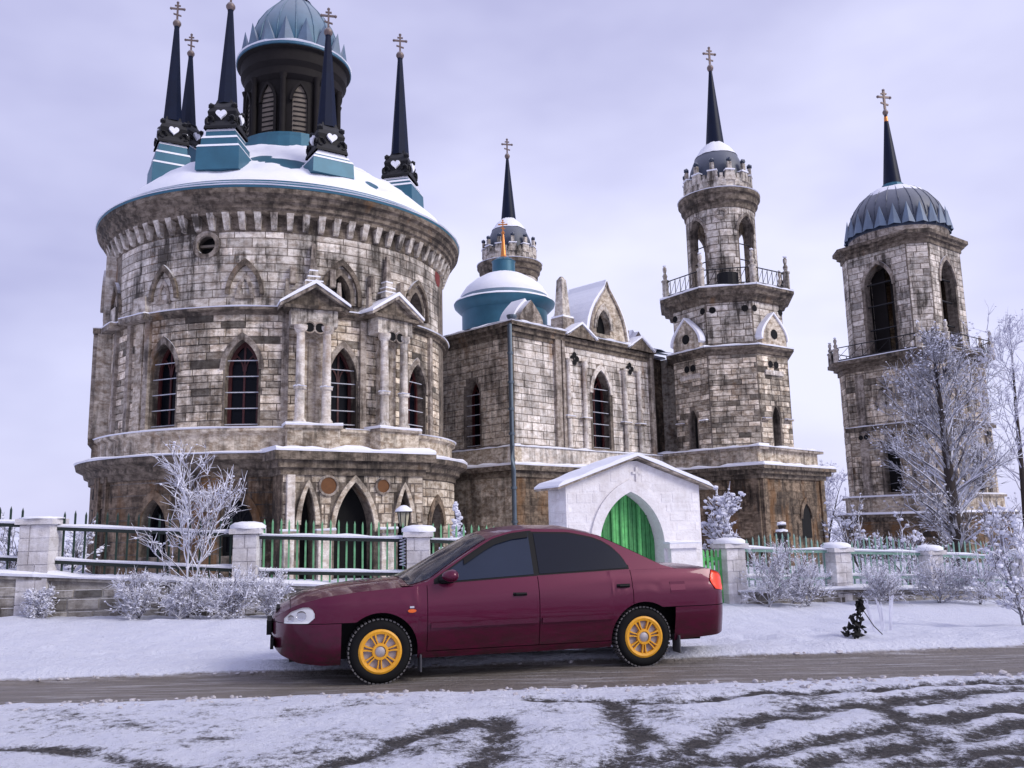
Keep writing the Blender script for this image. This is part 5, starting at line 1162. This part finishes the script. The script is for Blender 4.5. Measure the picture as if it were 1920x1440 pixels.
# ================================================================ CAR
cf = atz(712, 1275, .06); crr = atz(1207, 1243, .06); ce = Vector((crr.x - cf.x, crr.y - cf.y, 0)); CS = ce.length / 2.575; ca_ = math.atan2(ce.y, ce.x)
cl = Vector((-math.sin(ca_), math.cos(ca_), 0)); co = cf + cl * (.79 * CS)
car = thing('sedan_car', 'dark red four-door sedan with yellow wheel covers parked side-on on the road', 'car', (co.x, co.y, .022)); ORG[car.name] = (0, 0, 0)
car.rotation_euler = (0, 0, ca_); car.scale = (CS, CS, CS)
XF, XR = -.965, 3.60
ip = np.interp
def Ef(x):
    a = min(1.0, max(0.0, (x - XF) / .74)); b_ = min(1.0, max(0.0, (XR - x) / .34))
    return (1 - (1 - a) ** 2.6) ** (1 / 2.6) * (1 - (1 - b_) ** 2.8) ** (1 / 2.8)
def Wz(z): return ip(z, [.18, .25, .40, .47, .53, .66, .748, .762, .80, .88, .95], [.75, .788, .828, .846, .855, .860, .855, .841, .838, .812, .775])
def Sy(x, z): return Wz(z) * Ef(x)
def zb_(x): return ip(x, [-.965, -.94, -.88, -.72, -.5, 0, .35, 2.2, 2.9, 3.4, 3.54, 3.60], [.44, .33, .27, .205, .18, .19, .205, .205, .235, .27, .30, .42])
def zt_c(x): return ip(x, [-.965, -.945, -.89, -.80, -.70, -.5, -.2, .1, .43, 1.5, 2.45, 2.9, 3.34, 3.45, 3.515, 3.545, 3.60], [.50, .575, .635, .69, .738, .79, .825, .845, .86, .905, .935, .935, .92, .89, .84, .60, .52])
ARC = [(0.0, .29, .345), (2.585, .29, .338)]
def arcz(x):
    z = 0
    for ax, az, ar in ARC:
        if abs(x - ax) < ar: z = max(z, az + math.sqrt(ar * ar - (x - ax) ** 2))
    return z
def zl(x): return max(zb_(x), arcz(x))
def grid_xs(x0, x1, k):
    xs = set(np.linspace(x0, x1, k))
    for ax, az, ar in ARC:
        for i in range(25): 
            v = ax + ar * .9995 * math.cos(math.pi * i / 24); xs.add(v)
        xs.add(ax - ar - .001); xs.add(ax + ar + .001)
    return sorted(x for x in xs if x0 <= x <= x1)
def side_patch(mb, x0, x1, lo_, hi_, nz=8, k=14, off=0.0, fl=.022, surf=Sy, sides=(-1, 1)):
    xs = grid_xs(x0, x1, k)
    for sg in sides:
        vs_ = []; 
        for x in xs:
            a, b_ = lo_(x), max(lo_(x) + .002, hi_(x))
            for j in range(nz + 1):
                z = a + (b_ - a) * j / nz; vs_.append((x, sg * (surf(x, z) + off), z))
        n1 = nz + 1; fs = [(i * n1 + j, (i + 1) * n1 + j, (i + 1) * n1 + j + 1, i * n1 + j + 1) for i in range(len(xs) - 1) for j in range(nz)]
        bd = [j for j in range(nz, -1, -1)] + [i * n1 for i in range(1, len(xs))] + [(len(xs) - 1) * n1 + j for j in range(1, n1)] + [i * n1 + nz for i in range(len(xs) - 2, 0, -1)]
        if fl:
            o = len(vs_)
            for q in bd: v = vs_[q]; vs_.append((v[0], sg * max(0.0, abs(v[1]) - fl), v[2]))
            for i in range(len(bd)): j = (i + 1) % len(bd); fs.append((bd[i], bd[j], o + j, o + i))
        mb.add(vs_, [f if sg < 0 else tuple(reversed(f)) for f in fs])
    return mb
BT = .553
side_patch(MB(), XF, -.35, zb_, lambda x: min(BT, zt_c(x)), 8, 26, fl=.0).build('front_bumper', 'car_paint', car, smooth=50)
for sg in (-1, 1): side_patch(MB(), -.935, .428, lambda x: max(BT + .006, arcz(x)) if x < .2 else zl(x), zt_c, 8, 30, sides=(sg,)).build('front_fender', 'car_paint', car, smooth=40)
for sg in (-1, 1): side_patch(MB(), .434, 1.506, lambda x: .27, lambda x: zt_c(x), 12, 16, sides=(sg,)).build('front_door', 'car_paint', car, smooth=40)
for sg in (-1, 1): side_patch(MB(), 1.513, 2.468, lambda x: max(.27, arcz(x)), lambda x: zt_c(x), 12, 16, sides=(sg,)).build('rear_door', 'car_paint', car, smooth=40)
for sg in (-1, 1): side_patch(MB(), 2.475, 3.543, lambda x: max(.57, arcz(x)) if x > 2.5 else arcz(x), zt_c, 10, 22, sides=(sg,)).build('quarter_panel', 'car_paint', car, smooth=40)
side_patch(MB(), 2.915, XR, zb_, lambda x: min(.563, zt_c(x)), 8, 24, fl=0).build('rear_bumper', 'car_paint', car, smooth=50)
for sg in (-1, 1): side_patch(MB(), .352, 2.25, zb_, lambda x: .263, 3, 12, sides=(sg,)).build('sill', 'car_paint', car, smooth=40)
for x0, x1 in ((.46, 1.49), (1.53, 2.255)):
    for sg in (-1, 1): side_patch(MB(), x0, x1, lambda x: .478, lambda x: .522, 3, 8, off=.024, fl=.04, sides=(sg,)).build('door_moulding', 'car_paint', car, smooth=40)
def top_patch(mb, x0, x1, crown, k=22, ny=14, off=0.0, inset=0.0, zc=None, yr=None, zr=None):
    vs_ = []; xs = np.linspace(x0, x1, k)
    for x in xs:
        ys = (yr(x) if yr else Sy(x, zt_c(x))); z0 = zr(x) if zr else zt_c(x); c_ = (zc(x) - z0) if zc else crown(x)
        for j in range(ny + 1):
            u = -1 + 2 * j / ny; y = u * (ys - inset); q = y / ys if ys > 1e-4 else 0
            vs_.append((x, y, z0 + c_ * (1 - abs(q) ** 2.2) + off))
    n1 = ny + 1; return mb.add(vs_, [(i * n1 + j, (i + 1) * n1 + j, (i + 1) * n1 + j + 1, i * n1 + j + 1) for i in range(k - 1) for j in range(ny)])
top_patch(MB(), XF, -.80, lambda x: .03).build('nose_panel', 'car_paint', car, smooth=True)
top_patch(MB(), -.795, .36, lambda x: .045).build('hood', 'car_paint', car, smooth=True)
top_patch(MB(), 2.55, 3.54, lambda x: ip(x, [2.5, 2.9, 3.4, 3.54], [.03, .035, .03, .01])).build('boot_lid', 'car_paint', car, smooth=True)
top_patch(MB(), 3.54, XR, lambda x: .0, k=6).build('bumper_top', 'car_paint', car, smooth=True)
# dark structure behind gaps and floor
ub = MB(); ub.box((1.25, 0, .42), (4.1, 1.16, .42)); ub.box((1.29, 0, .45), (1.84, 1.46, .40)); ub.box((3.2, 0, .5), (.4, 1.4, .36)); ub.box((-.55, 0, .45), (.36, 1.2, .36)); ub.build('underbody', 'black_trim', car)
zr_x = [.30, .45, .6, .8, 1.0, 1.12, 1.3, 1.5, 1.9, 2.2, 2.5, 2.83, 2.95]; zr_z = [.862, .897, .992, 1.115, 1.232, 1.293, 1.340, 1.360, 1.347, 1.282, 1.138, .972, .94]
zrail = lambda x: max(zt_c(x) + .002, ip(x, zr_x, zr_z))
zcen = lambda x: ip(x, [.22, .3, .5, .7, .9, 1.1, 1.3, 1.53, 1.91, 2.19, 2.46, 2.83, 2.97], [.888, .917, 1.025, 1.14, 1.247, 1.340, 1.382, 1.402, 1.392, 1.332, 1.205, 1.01, .965])
def Gy(x, z): return Sy(x, zt_c(x)) - .014 - .50 * (z - zt_c(x)) + .05 * max(0, z - zt_c(x)) * max(0, 1.38 - z)
rail_y = lambda x: Gy(x, zrail(x))
for sg in (-1, 1): side_patch(MB(), .30, 2.95, zt_c, zrail, 6, 40, fl=0, surf=Gy, sides=(sg,)).build('pillar_panel', 'car_paint', car, smooth=40)
top_patch(MB(), .20, 2.97, None, k=60, zc=lambda x: max(zcen(x), zrail(x)), yr=rail_y, zr=zrail).build('roof_panel', 'car_paint', car, smooth=True)
top_patch(MB(), .26, 1.05, None, k=24, off=.005, inset=.045, zc=lambda x: max(zcen(x), zrail(x)), yr=rail_y, zr=zrail).build('windscreen', 'car_glass', car, smooth=True)
top_patch(MB(), 2.26, 2.83, None, k=16, off=.005, inset=.06, zc=lambda x: max(zcen(x), zrail(x)), yr=rail_y, zr=zrail).build('rear_window', 'car_rear_glass', car, smooth=True)
flo = lambda x: zt_c(x) + .022; fhi = lambda x: zrail(x) - .034
rhi = lambda x: min(zrail(x) - .045, ip(x, [1.53, 1.9, 2.1, 2.24, 2.33, 2.40, 2.44, 2.458], [1.318, 1.308, 1.265, 1.21, 1.15, 1.075, 1.01, .965]))
for sg in (-1, 1):
    wf = side_patch(MB(), .50, 1.515, lambda x: flo(x) - .016, lambda x: fhi(x) + .016, 5, 26, off=.002, fl=0, surf=Gy, sides=(sg,)).build('window_surround', 'black_trim', car, smooth=40)
    side_patch(MB(), .575, 1.478, flo, fhi, 5, 26, off=.007, fl=.008, surf=Gy, sides=(sg,)).build('front_side_window', 'car_glass', wf, smooth=40)
    side_patch(MB(), .80, 1.47, lambda x: fhi(x) - .045, lambda x: fhi(x) + .006, 3, 20, off=.024, fl=.015, surf=Gy, sides=(sg,)).build('wind_deflector', 'black_trim', wf, smooth=40)
    wr = side_patch(MB(), 1.515, 2.47, lambda x: flo(x) - .014, lambda x: max(flo(x), rhi(x) + .016), 5, 30, off=.002, fl=0, surf=Gy, sides=(sg,)).build('window_surround', 'black_trim', car, smooth=40)
    side_patch(MB(), 1.535, 2.452, flo, lambda x: max(flo(x) + .004, rhi(x)), 5, 30, off=.007, fl=.008, surf=Gy, sides=(sg,)).build('rear_side_window', 'car_rear_glass', wr, smooth=40)
    # lamps
    hlo = lambda x: ip(x, [-.86, -.64, -.585], [.555, .562, .61]); hhi = lambda x: ip(x, [-.86, -.79, -.70, -.64, -.60, -.585], [.59, .662, .700, .704, .68, .645])
    side_patch(MB(), -.85, -.585, hlo, lambda x: min(hhi(x), zt_c(x) - .003), 6, 16, off=.010, fl=.02, sides=(sg,)).build('headlight', 'lamp_clear', car, smooth=True)
    for hx, hz, hr in ((-.70, .628, .044), (-.79, .602, .030)):
        q_ = lambda x, s_, hx=hx, hz=hz, hr=hr: hz + s_ * math.sqrt(max(0, hr * hr - (x - hx) ** 2))
        side_patch(MB(), hx - hr, hx + hr, lambda x: q_(x, -1), lambda x: q_(x, 1), 4, 12, off=.0125, fl=.008, sides=(sg,)).build('lamp_reflector', 'chrome', bpy.data.objects[[o_.name for o_ in car.children if o_.name.startswith('headlight')][-1]], smooth=True)
    side_patch(MB(), 3.315, 3.505, lambda x: ip(x, [3.315, 3.36, 3.505], [.80, .725, .70]), lambda x: min(zt_c(x) - .010, ip(x, [3.315, 3.35, 3.505], [.83, .915, .88])), 6, 12, off=.010, fl=.02, sides=(sg,)).build('tail_lamp', 'lamp_red', car, smooth=True)
    side_patch(MB(), .245, .325, lambda x: .640 - .016 * math.sqrt(max(0, 1 - ((x - .285) / .04) ** 2)), lambda x: .640 + .016 * math.sqrt(max(0, 1 - ((x - .285) / .04) ** 2)), 3, 10, off=.010, fl=.012, sides=(sg,)).build('side_indicator', 'lamp_orange', car)
    side_patch(MB(), .265, .305, lambda x: .665, lambda x: .682, 2, 4, off=.006, fl=.01, sides=(sg,)).build('badge', 'chrome', car)
    for hx, hz in ((1.318, .752), (2.375, .788)):
        hd = side_patch(MB(), hx - .068, hx + .068, lambda x: hz - .018, lambda x: hz + .018, 2, 6, off=.004, fl=.0, sides=(sg,)).build('door_handle', 'black_trim', car)
        MB().tube([(hx - .06, sg * (Sy(hx, hz) + .005), hz - .004), (hx - .045, sg * (Sy(hx, hz) + .026), hz), (hx + .045, sg * (Sy(hx, hz) + .026), hz), (hx + .06, sg * (Sy(hx, hz) + .005), hz - .004)], .011, 6).build('handle_grip', 'black_trim', hd)
    side_patch(MB(), 2.87, 3.03, lambda x: .70, lambda x: .81, 4, 6, off=.004, fl=.004, sides=(sg,)).build('fuel_flap', 'car_paint', car)
    # mirror
    mr = MB(); me_ = []
    for i in range(13):
        th = math.pi * i / 12
        for j in range(16):
            ph_ = 2 * math.pi * j / 16; me_.append((.655 + .085 * math.cos(th) * (1.15 if math.cos(th) < 0 else .7), sg * (.905 + .085 * math.sin(th) * math.cos(ph_)), .945 + .058 * math.sin(th) * math.sin(ph_)))
    mr.add(me_, [(i * 16 + j, i * 16 + (j + 1) % 16, (i + 1) * 16 + (j + 1) % 16, (i + 1) * 16 + j) for i in range(12) for j in range(16)])
    mo = mr.build('wing_mirror', 'car_paint', car, smooth=True)
    MB().tube([(.58, sg * .775, .90), (.62, sg * .84, .905), (.66, sg * .885, .905)], [.045, .035, .03], 8).build('mirror_arm', 'black_trim', mo)
    MB().box((.372, sg * .745, .165), (.012, .17, .15)).build('mud_flap', 'mudflap', car); MB().box((2.955, sg * .745, .20), (.012, .17, .17)).build('mud_flap', 'mudflap', car)
MB().box((-.985, 0, .49), (.045, .54, .13)).build('number_plate', 'black_trim', car)
MB().box((-.955, 0, .36), (.03, .9, .09)).build('lower_grille', 'black_trim', car); MB().box((-.90, 0, .635), (.05, .46, .06)).build('grille', 'black_trim', car)
MB().box((3.603, 0, .50), (.02, .52, .11)).build('number_plate', 'chrome', car)
MB().lathe([(0, -.1), (.05, -.1), (.05, .1), (0, .1)], (1.82, .25), 12, z0=.17).build('exhaust_box', 'gold', car)
# wheels
def axial(mb): mb.v = [(p[0], -p[2], p[1]) for p in mb.v]; return mb     # lathe z -> outward (-y)
ty = axial(MB().lathe([(.18, .07), (.198, .088), (.235, .095), (.262, .084), (.283, .058), (.285, 0), (.283, -.058), (.262, -.084), (.235, -.095), (.18, -.08)], n=48)).mesh('tyre', 'rubber', smooth=40)
lg = MB()
for k in range(46):
    a = 2 * math.pi * k / 46; c_, s_ = math.cos(a), math.sin(a)
    for y0 in (-.055, 0, .055):
        q = [(dx, dy) for dx in (-.012, .012) for dy in (-.023, .023)]
        vs_ = []
        for r_ in (.278, .2905):
            for dx, dy in ((-.012, -.023), (.012, -.023), (.012, .023), (-.012, .023)): vs_.append((r_ * c_ - dx * s_, y0 + dy, r_ * s_ + dx * c_))
        lg.add(vs_, [(4, 5, 6, 7), (0, 1, 5, 4), (1, 2, 6, 5), (2, 3, 7, 6), (3, 0, 4, 7)])
lgm = lg.mesh('tread', 'tread_rubber')
dk = axial(MB().lathe([(.0, .060), (.175, .060), (.196, .078)], n=40)).mesh('wheel_disc', 'wheel_grey', smooth=40)
hc = MB(); hc.lathe([(.150, .066), (.156, .092), (.180, .099), (.197, .090), (.200, .078)], n=48); hc.lathe([(.048, .070), (.052, .099), (.072, .097), (.078, .075)], n=32)
for k in range(7):
    a = 2 * math.pi * k / 7 + .2
    for sg in (-1, 1):
        c_, s_ = math.cos(a), math.sin(a); vs_ = []
        for r_, w_, off_, h_ in ((.066, .013, .011, .094), (.115, .014, .014, .093), (.158, .020, .022, .094)):
            for w2, hh in ((-w_ / 2, h_ - .03), (w_ / 2, h_ - .03), (w_ / 2 * .8, h_), (-w_ / 2 * .8, h_)):
                d_ = sg * off_ + w2; vs_.append((r_ * c_ - d_ * s_, r_ * s_ + d_ * c_, hh))
        hc.add(vs_, [(i * 4 + q, i * 4 + (q + 1) % 4, i * 4 + 4 + (q + 1) % 4, i * 4 + 4 + q) for i in range(2) for q in range(4)])
hcm = axial(hc).mesh('wheel_cover', 'wheel_gold', smooth=40)
cc = axial(MB().lathe([(0, .096), (.040, .094), (.05, .085)], n=24)).mesh('hub_centre', 'wheel_grey', smooth=40)
for x, y, rz in ((0, -.735, 0), (2.575, -.735, 0), (0, .735, math.pi), (2.575, .735, math.pi)):
    wo = inst('wheel', dk, car, (x, y, .289), rz); ORG[wo.name] = (0, 0, 0)
    inst('tyre', ty, wo); inst('tread', lgm, wo); inst('wheel_cover', hcm, wo); inst('hub_centre', cc, wo)
# ================================================================ PLANTS
def rot_dir(d, ang, roll):
    d = d.normalized(); u = d.cross(Vector((0, 0, 1)) if abs(d.z) < .95 else Vector((1, 0, 0))).normalized(); v = d.cross(u)
    return (d * math.cos(ang) + (u * math.cos(roll) + v * math.sin(roll)) * math.sin(ang)).normalized()
RG = random.Random(5)
def limb(mb, p, d, L, r, segs=4, droop=0.0, jit=.12, n=4):
    pts = [p.copy()]; q = p.copy(); dd = d.copy()
    for i in range(segs):
        dd = (dd + Vector((RG.uniform(-jit, jit), RG.uniform(-jit, jit), RG.uniform(-jit, jit) + droop))).normalized(); q = q + dd * (L / segs); pts.append(q.copy())
    mb.tube(pts, [r * (1 - .75 * i / segs) for i in range(segs + 1)], n, cap=False); return pts, dd
def plant(name, label, cat, base, H_, W_, nl=24, ns=7, nt_=4, mat='frost_twig', tr=.05, tmat='wet_bark', shape='tree', up=.5, first=.15, tw=.006, clump=0, cr_=.05, group=None, stems=1, droop=.0, seed=1, tlen=.22):
    global RG
    RG = random.Random(seed); base = Vector(base)
    o = thing(name, label, cat, base, group); tk = MB(); cr = MB(); fc = MB(); tips = []
    for st in range(stems):
        lean = Vector((RG.uniform(-1, 1), RG.uniform(-1, 1), 0)) * (W_ * .28 if stems > 1 else W_ * .03)
        h = H_ * (1 if st == 0 else RG.uniform(.6, .95)); tp = [base + lean * (i / 6) ** 1.3 + Vector((RG.uniform(-.02, .02), RG.uniform(-.02, .02), h * i / 6 - .03)) for i in range(7)]
        tk.tube(tp, [tr * (1 - .9 * i / 6) for i in range(7)], 7)
        for k in range(nl // stems):
            u = first + (1 - first) * ((k + RG.random()) / (nl // stems)) ** .9
            i = min(5, int(u * 6)); p = tp[i].lerp(tp[i + 1], u * 6 - i)
            if shape == 'tree': Ll = W_ * .5 * (math.sin(math.pi * min(1, (.18 + .80 * (u - first) / (1 - first)))) ** .7) * RG.uniform(.7, 1.15)
            elif shape == 'cone': Ll = W_ * .5 * (1.05 - u) * RG.uniform(.7, 1.15)
            else: Ll = W_ * .5 * RG.uniform(.5, 1.0)
            az = RG.uniform(0, 2 * math.pi); el = up + RG.uniform(-.25, .25) + (.35 * u)
            d = Vector((math.cos(az) * math.cos(el), math.sin(az) * math.cos(el), math.sin(el)))
            pts, dd = limb(cr, p, d, Ll, max(tw * 1.5, tr * .28 * (1.1 - u)), 4, droop)
            for q in range(ns):
                v = .25 + .75 * RG.random(); ii_ = min(3, int(v * 4)); p2 = pts[ii_].lerp(pts[ii_ + 1], v * 4 - ii_)
                d2 = rot_dir((pts[ii_ + 1] - pts[ii_]), RG.uniform(.4, 1.0), RG.uniform(0, 6.28)); d2.z += up * .3; d2.normalize()
                pt2, _ = limb(cr, p2, d2, Ll * RG.uniform(.2, .45), tw * 1.3, 3, droop, n=3)
                for s in range(nt_):
                    p3 = pt2[RG.randint(1, 3)]; d3 = rot_dir(d2, RG.uniform(.3, 1.1), RG.uniform(0, 6.28)); d3.z += up * .2
                    pt3, _ = limb(cr, p3, d3.normalized(), Ll * tlen * RG.uniform(.4, 1.0), tw, 2, droop, n=3); tips.append(pt3)
    tk.build('trunk', tmat, o, smooth=True); cr.build('crown', mat, o)
    if clump:
        for pt3 in tips:
            if RG.random() < clump:
                p = pt3[RG.randint(0, 2)]; fc.ico(p, cr_ * RG.uniform(.5, 1.3), .7, .3)
        fc.build('frost', 'frost_clump', o, kind='stuff')
    return o
def gp(px, py, Y, up_=0.0): p = at(px, py, Y); return (p.x, Y, ground(p.x, Y) - .03)
def hgt(px, py, Y): p = at(px, py, Y); return p.z - ground(p.x, Y)
plant('sapling', 'frost-covered leafless sapling standing before the fence below the rotunda', 'sapling', gp(352, 1100, 16.0), hgt(352, 872, 16.0), 2.5, 30, 6, 4, 'frost_twig', .028, 'frost_twig', 'tree', .8, .2, .0085, clump=.2, cr_=.024, stems=2, seed=11, tlen=.3)
BG = 'frosted bushes along the fence'
for px, py, Y, h, wd, sd_, lab in ((75, 1140, 15.75, .45, .55, 21, 'small frosted tuft against the stone wall near the left edge'), (262, 1150, 15.7, .62, 1.0, 22, 'low frosted bush at the foot of the wall left of the sapling'), (335, 1152, 15.6, .48, .9, 23, 'low frosted bush around the foot of the sapling'), (425, 1153, 15.7, .50, 1.1, 24, 'low frosted bush below the domed-cap pillar'), (505, 1152, 15.9, .62, .9, 25, 'frosted bush between the domed-cap pillar and the car bonnet'),
                                   (1440, 1115, 19.2, .95, 1.5, 26, 'frosted bush just right of the car tail against the fence'), (1515, 1115, 19.5, .75, 1.3, 27, 'frosted bush left of the first clear pillar on the right'), (1650, 1112, 20.2, .60, 1.3, 28, 'frosted bush between the two middle right pillars'), (1760, 1112, 20.4, .75, 1.4, 29, 'frosted bush at the foot of the pillar before the tree'), (1835, 1112, 20.4, .8, 1.4, 30, 'frosted bush under the right end fence panel')):
    plant('bush', lab, 'bush', gp(px, py, Y), h, wd, 42, 8, 4, 'frost_twig', .014, 'tree_twig', 'bush', .5, .02, .0055, clump=.35, cr_=.018, group=BG, stems=3, seed=sd_, tlen=.4)
plant('bush', 'feathery frosted shrub behind the fence above the car windscreen', 'bush', gp(857, 1000, 19.2), hgt(857, 938, 19.2), 1.1, 26, 6, 2, 'frost_twig', .03, 'frost_twig', 'cone', .7, .3, .012, clump=.5, cr_=.05, seed=41)
plant('bush', 'thickly snowed shrub right of the white gateway', 'bush', gp(1362, 1000, 21.0), hgt(1362, 940, 21.0), 1.5, 26, 6, 2, 'frost_twig', .04, 'wet_bark', 'tree', .7, .3, .02, clump=.8, cr_=.06, seed=42, tlen=.3)
plant('bush', 'spraying frosted bush at the right edge in front of the fence', 'bush', gp(1915, 1120, 15.0), hgt(1915, 985, 15.0), 1.5, 30, 6, 4, 'frost_twig', .02, 'tree_twig', 'bush', .75, .05, .009, clump=.35, cr_=.04, stems=3, seed=43, tlen=.35)
plant('tree', 'tall frosted larch with dark trunk before the bell tower', 'tree', gp(1797, 1020, 27.0), hgt(1797, 640, 27.0), 4.6, 92, 11, 6, 'tree_twig', .25, 'wet_bark', 'tree', .68, .10, .010, clump=.3, cr_=.032, seed=55, tlen=.2)
plant('tree', 'pale frosted birch rising behind the bell tower at the right edge', 'tree', gp(1925, 1000, 46.0), hgt(1925, 625, 46.0), 8.0, 34, 9, 6, 'far_twig', .2, 'wet_bark', 'tree', .6, .15, .016, seed=52, clump=.3, cr_=.06)
plant('tree', 'pale frosted young tree in the gap between church tower and bell tower', 'tree', gp(1548, 1000, 62.0), hgt(1548, 905, 62.0), 4.6, 40, 8, 6, 'far_twig', .1, 'wet_bark', 'bush', .7, .05, .02, seed=54, clump=.3, cr_=.08, stems=3)
for px, Y, ty_, wd, sd_, lab in ((22, 25, 1008, 2.2, 61, 'dark twiggy bush behind the leftmost fence panel'), (135, 26, 1010, 2.0, 62, 'dark twiggy bush behind the fence left of the rotunda'), (1610, 30, 985, 2.4, 63, 'frosted thicket behind the right fence below the bell tower'), (1700, 26, 1020, 2.4, 64, 'dark frosted thicket behind the pillar before the tree')):
    plant('bush', lab, 'bush', gp(px, 1000, Y), hgt(px, ty_, Y), wd, 26, 6, 4, 'tree_twig', .03, 'wet_bark', 'bush', .7, .03, .012, seed=sd_, stems=4, clump=.25, cr_=.06, group='thickets behind the fence')
# snow-topped stump behind the fence
p = Vector(gp(1467, 1000, 23.5)); zt = at(1467, 985, 23.5).z
st = thing('urn_post', 'small dark post with two snow clumps behind the fence by the tower base', 'post', p)
MB().lathe([(.13, 0), (.11, zt - p.z - .35), (.22, zt - p.z - .28), (.22, zt - p.z - .2), (.08, zt - p.z - .12), (.12, zt - p.z), (0, zt - p.z + .02)], (p.x, p.y), 12, z0=p.z).build('post_shaft', 'wet_bark', st, smooth=40)
for z, r in ((zt - .17, .2), (zt + .04, .14)): MB().ico((p.x, p.y, z), r, .5, .15).build('snow_clump', 'snow', st)
# dry dark weed and frosted stalks on the verge
p = atz(1602, 1194, 0.03); p.z = ground(p.x, p.y)
dw_ = thing('dry_weed', 'ragged black dried weed sticking out of the snow verge', 'plant', p); mb = MB(); st_ = MB()
hh = .40
for k in range(70):
    u = k / 70; z = p.z + .02 + hh * u ** 1.2; sp_ = .13 * (1 - u) ** .7 + .02; a = RG.uniform(0, 6.28); c_ = Vector((p.x + .10 * u + sp_ * math.cos(a) * RG.random(), p.y + sp_ * math.sin(a) * RG.random(), z)); s_ = RG.uniform(.02, .05)
    v1 = Vector((RG.uniform(-1, 1), RG.uniform(-1, 1), RG.uniform(-.6, 1))).normalized() * s_ * 1.5; v2 = rot_dir(v1, 1.3, RG.uniform(0, 6)) * s_
    mb.add([c_ - v1, c_ + v2, c_ + v1, c_ - v2], [(0, 1, 2, 3)])
mb.build('leaf_mass', 'dry_leaf', dw_, kind='stuff'); st_.tube([(p.x, p.y, p.z - .03), (p.x + .06, p.y, p.z + .25), (p.x + .13, p.y, p.z + .48)], [.012, .01, .006], 5); st_.tube([(p.x + .1, p.y, p.z + .36), (p.x + .25, p.y + .02, p.z + .12), (p.x + .34, p.y, p.z + .02)], [.006, .006, .005], 5); st_.build('stem', 'dry_leaf', dw_)
for j, (px, py, lean, h, lab) in enumerate(((1640, 1174, -.10, .42, 'frosted stalk leaning left beside the dried weed'), (1657, 1172, -.02, .46, 'frosted upright stalk in the middle of the small clump'), (1668, 1170, .05, .48, 'frosted upright stalk at the right of the small clump'))):
    q = atz(px, py, .0); q.z = ground(q.x, q.y)
    so = thing('frosted_stalk', lab, 'plant', q, 'frosted stalks on the verge'); m_ = MB()
    for s in range(3):
        dx = RG.uniform(-.03, .03); m_.tube([(q.x + dx, q.y, q.z - .02), (q.x + dx + lean * .5, q.y, q.z + h * .5), (q.x + lean + dx * 2, q.y, q.z + h * RG.uniform(.8, 1))], [.006, .011, .006], 5)
    m_.build('stem', 'far_twig', so)
# lamp behind the fence
p = Vector(gp(757, 1000, 18.0)); zt = at(757, 948, 18.0).z
lm = thing('street_lamp', 'small lantern on a post with snow hat behind the fence beside the car windscreen', 'lamp', p)
MB().lathe([(.07, 0), (.05, .3), (.035, .5), (.03, zt - p.z - .45), (.06, zt - p.z - .42)], (p.x, p.y), 10, z0=p.z).build('lamp_post', 'black_iron', lm, smooth=40)
MB().lathe([(.08, -.42), (.12, -.16), (.12, -.14)], (p.x, p.y), 6, z0=zt).build('lantern_glass', 'lamp_glass', lm)
for k in range(6):
    a = rad(60 * k); MB().tube([(p.x + .085 * math.cos(a), p.y + .085 * math.sin(a), zt - .42), (p.x + .125 * math.cos(a), p.y + .125 * math.sin(a), zt - .14)], .01, 4).build('lantern_rib', 'black_iron', lm)
MB().lathe([(.18, -.14), (.17, -.11), (.06, -.04), (0, -.03)], (p.x, p.y), 12, z0=zt).build('lantern_roof', 'black_iron', lm); MB().lathe([(.18, -.12), (.16, -.07), (.06, .0), (0, .01)], (p.x, p.y), 12, z0=zt).build('snow_hat', 'snow', lm, smooth=True)
# frosted coil of wire on the pillar beside the lamp
p = Vector((PP[3][0] - .30, PP[3][1] - .12, 0)); z0, z1 = at(752, 1062, 17.1).z, at(752, 1005, 17.1).z
wr_ = thing('wire_coil', 'frosted coil of wire hanging on the left side of the pillar by the lamp', 'wire', (p.x, p.y, z0))
pts = []
for i in range(90):
    u = i / 89; a = u * 2 * math.pi * 9; pts.append((p.x + .06 * math.cos(a), p.y + .06 * math.sin(a), z0 + (z1 - z0) * u))
MB().tube(pts, .009, 4).build('wire', 'far_twig', wr_)
MB().tube([(p.x, p.y, z1 - .05), (p.x + .12, p.y, z1 + .02), (p.x + .2, p.y + .02, z1 + .01)], .018, 5).build('wire_hook', 'black_iron', wr_)

# slush and ice lumps pushed up along the road edges
plain('dirty_snow', (0.42, 0.40, 0.42), 0.9, 0, 0.6, 14)
sl_mb = MB(); RG = random.Random(77)
for k in range(900):
    X = RG.uniform(-6.5, 7.5); side = RG.random() < .5
    Y = (roadN(X) - abs(RG.gauss(0, .16)) + .04) if side else (roadF(X) + abs(RG.gauss(0, .14)) - .05)
    r_ = RG.uniform(.006, .03) * (1.4 if RG.random() < .1 else 1); sl_mb.ico((X, Y, .045 + r_ * .3), r_, .65, .35)
so_ = sl_mb.build('slush_lumps', 'dirty_snow', None, kind='stuff'); tag(so_, 'dirty slush and ice crumbs along both edges of the bare road', 'slush')
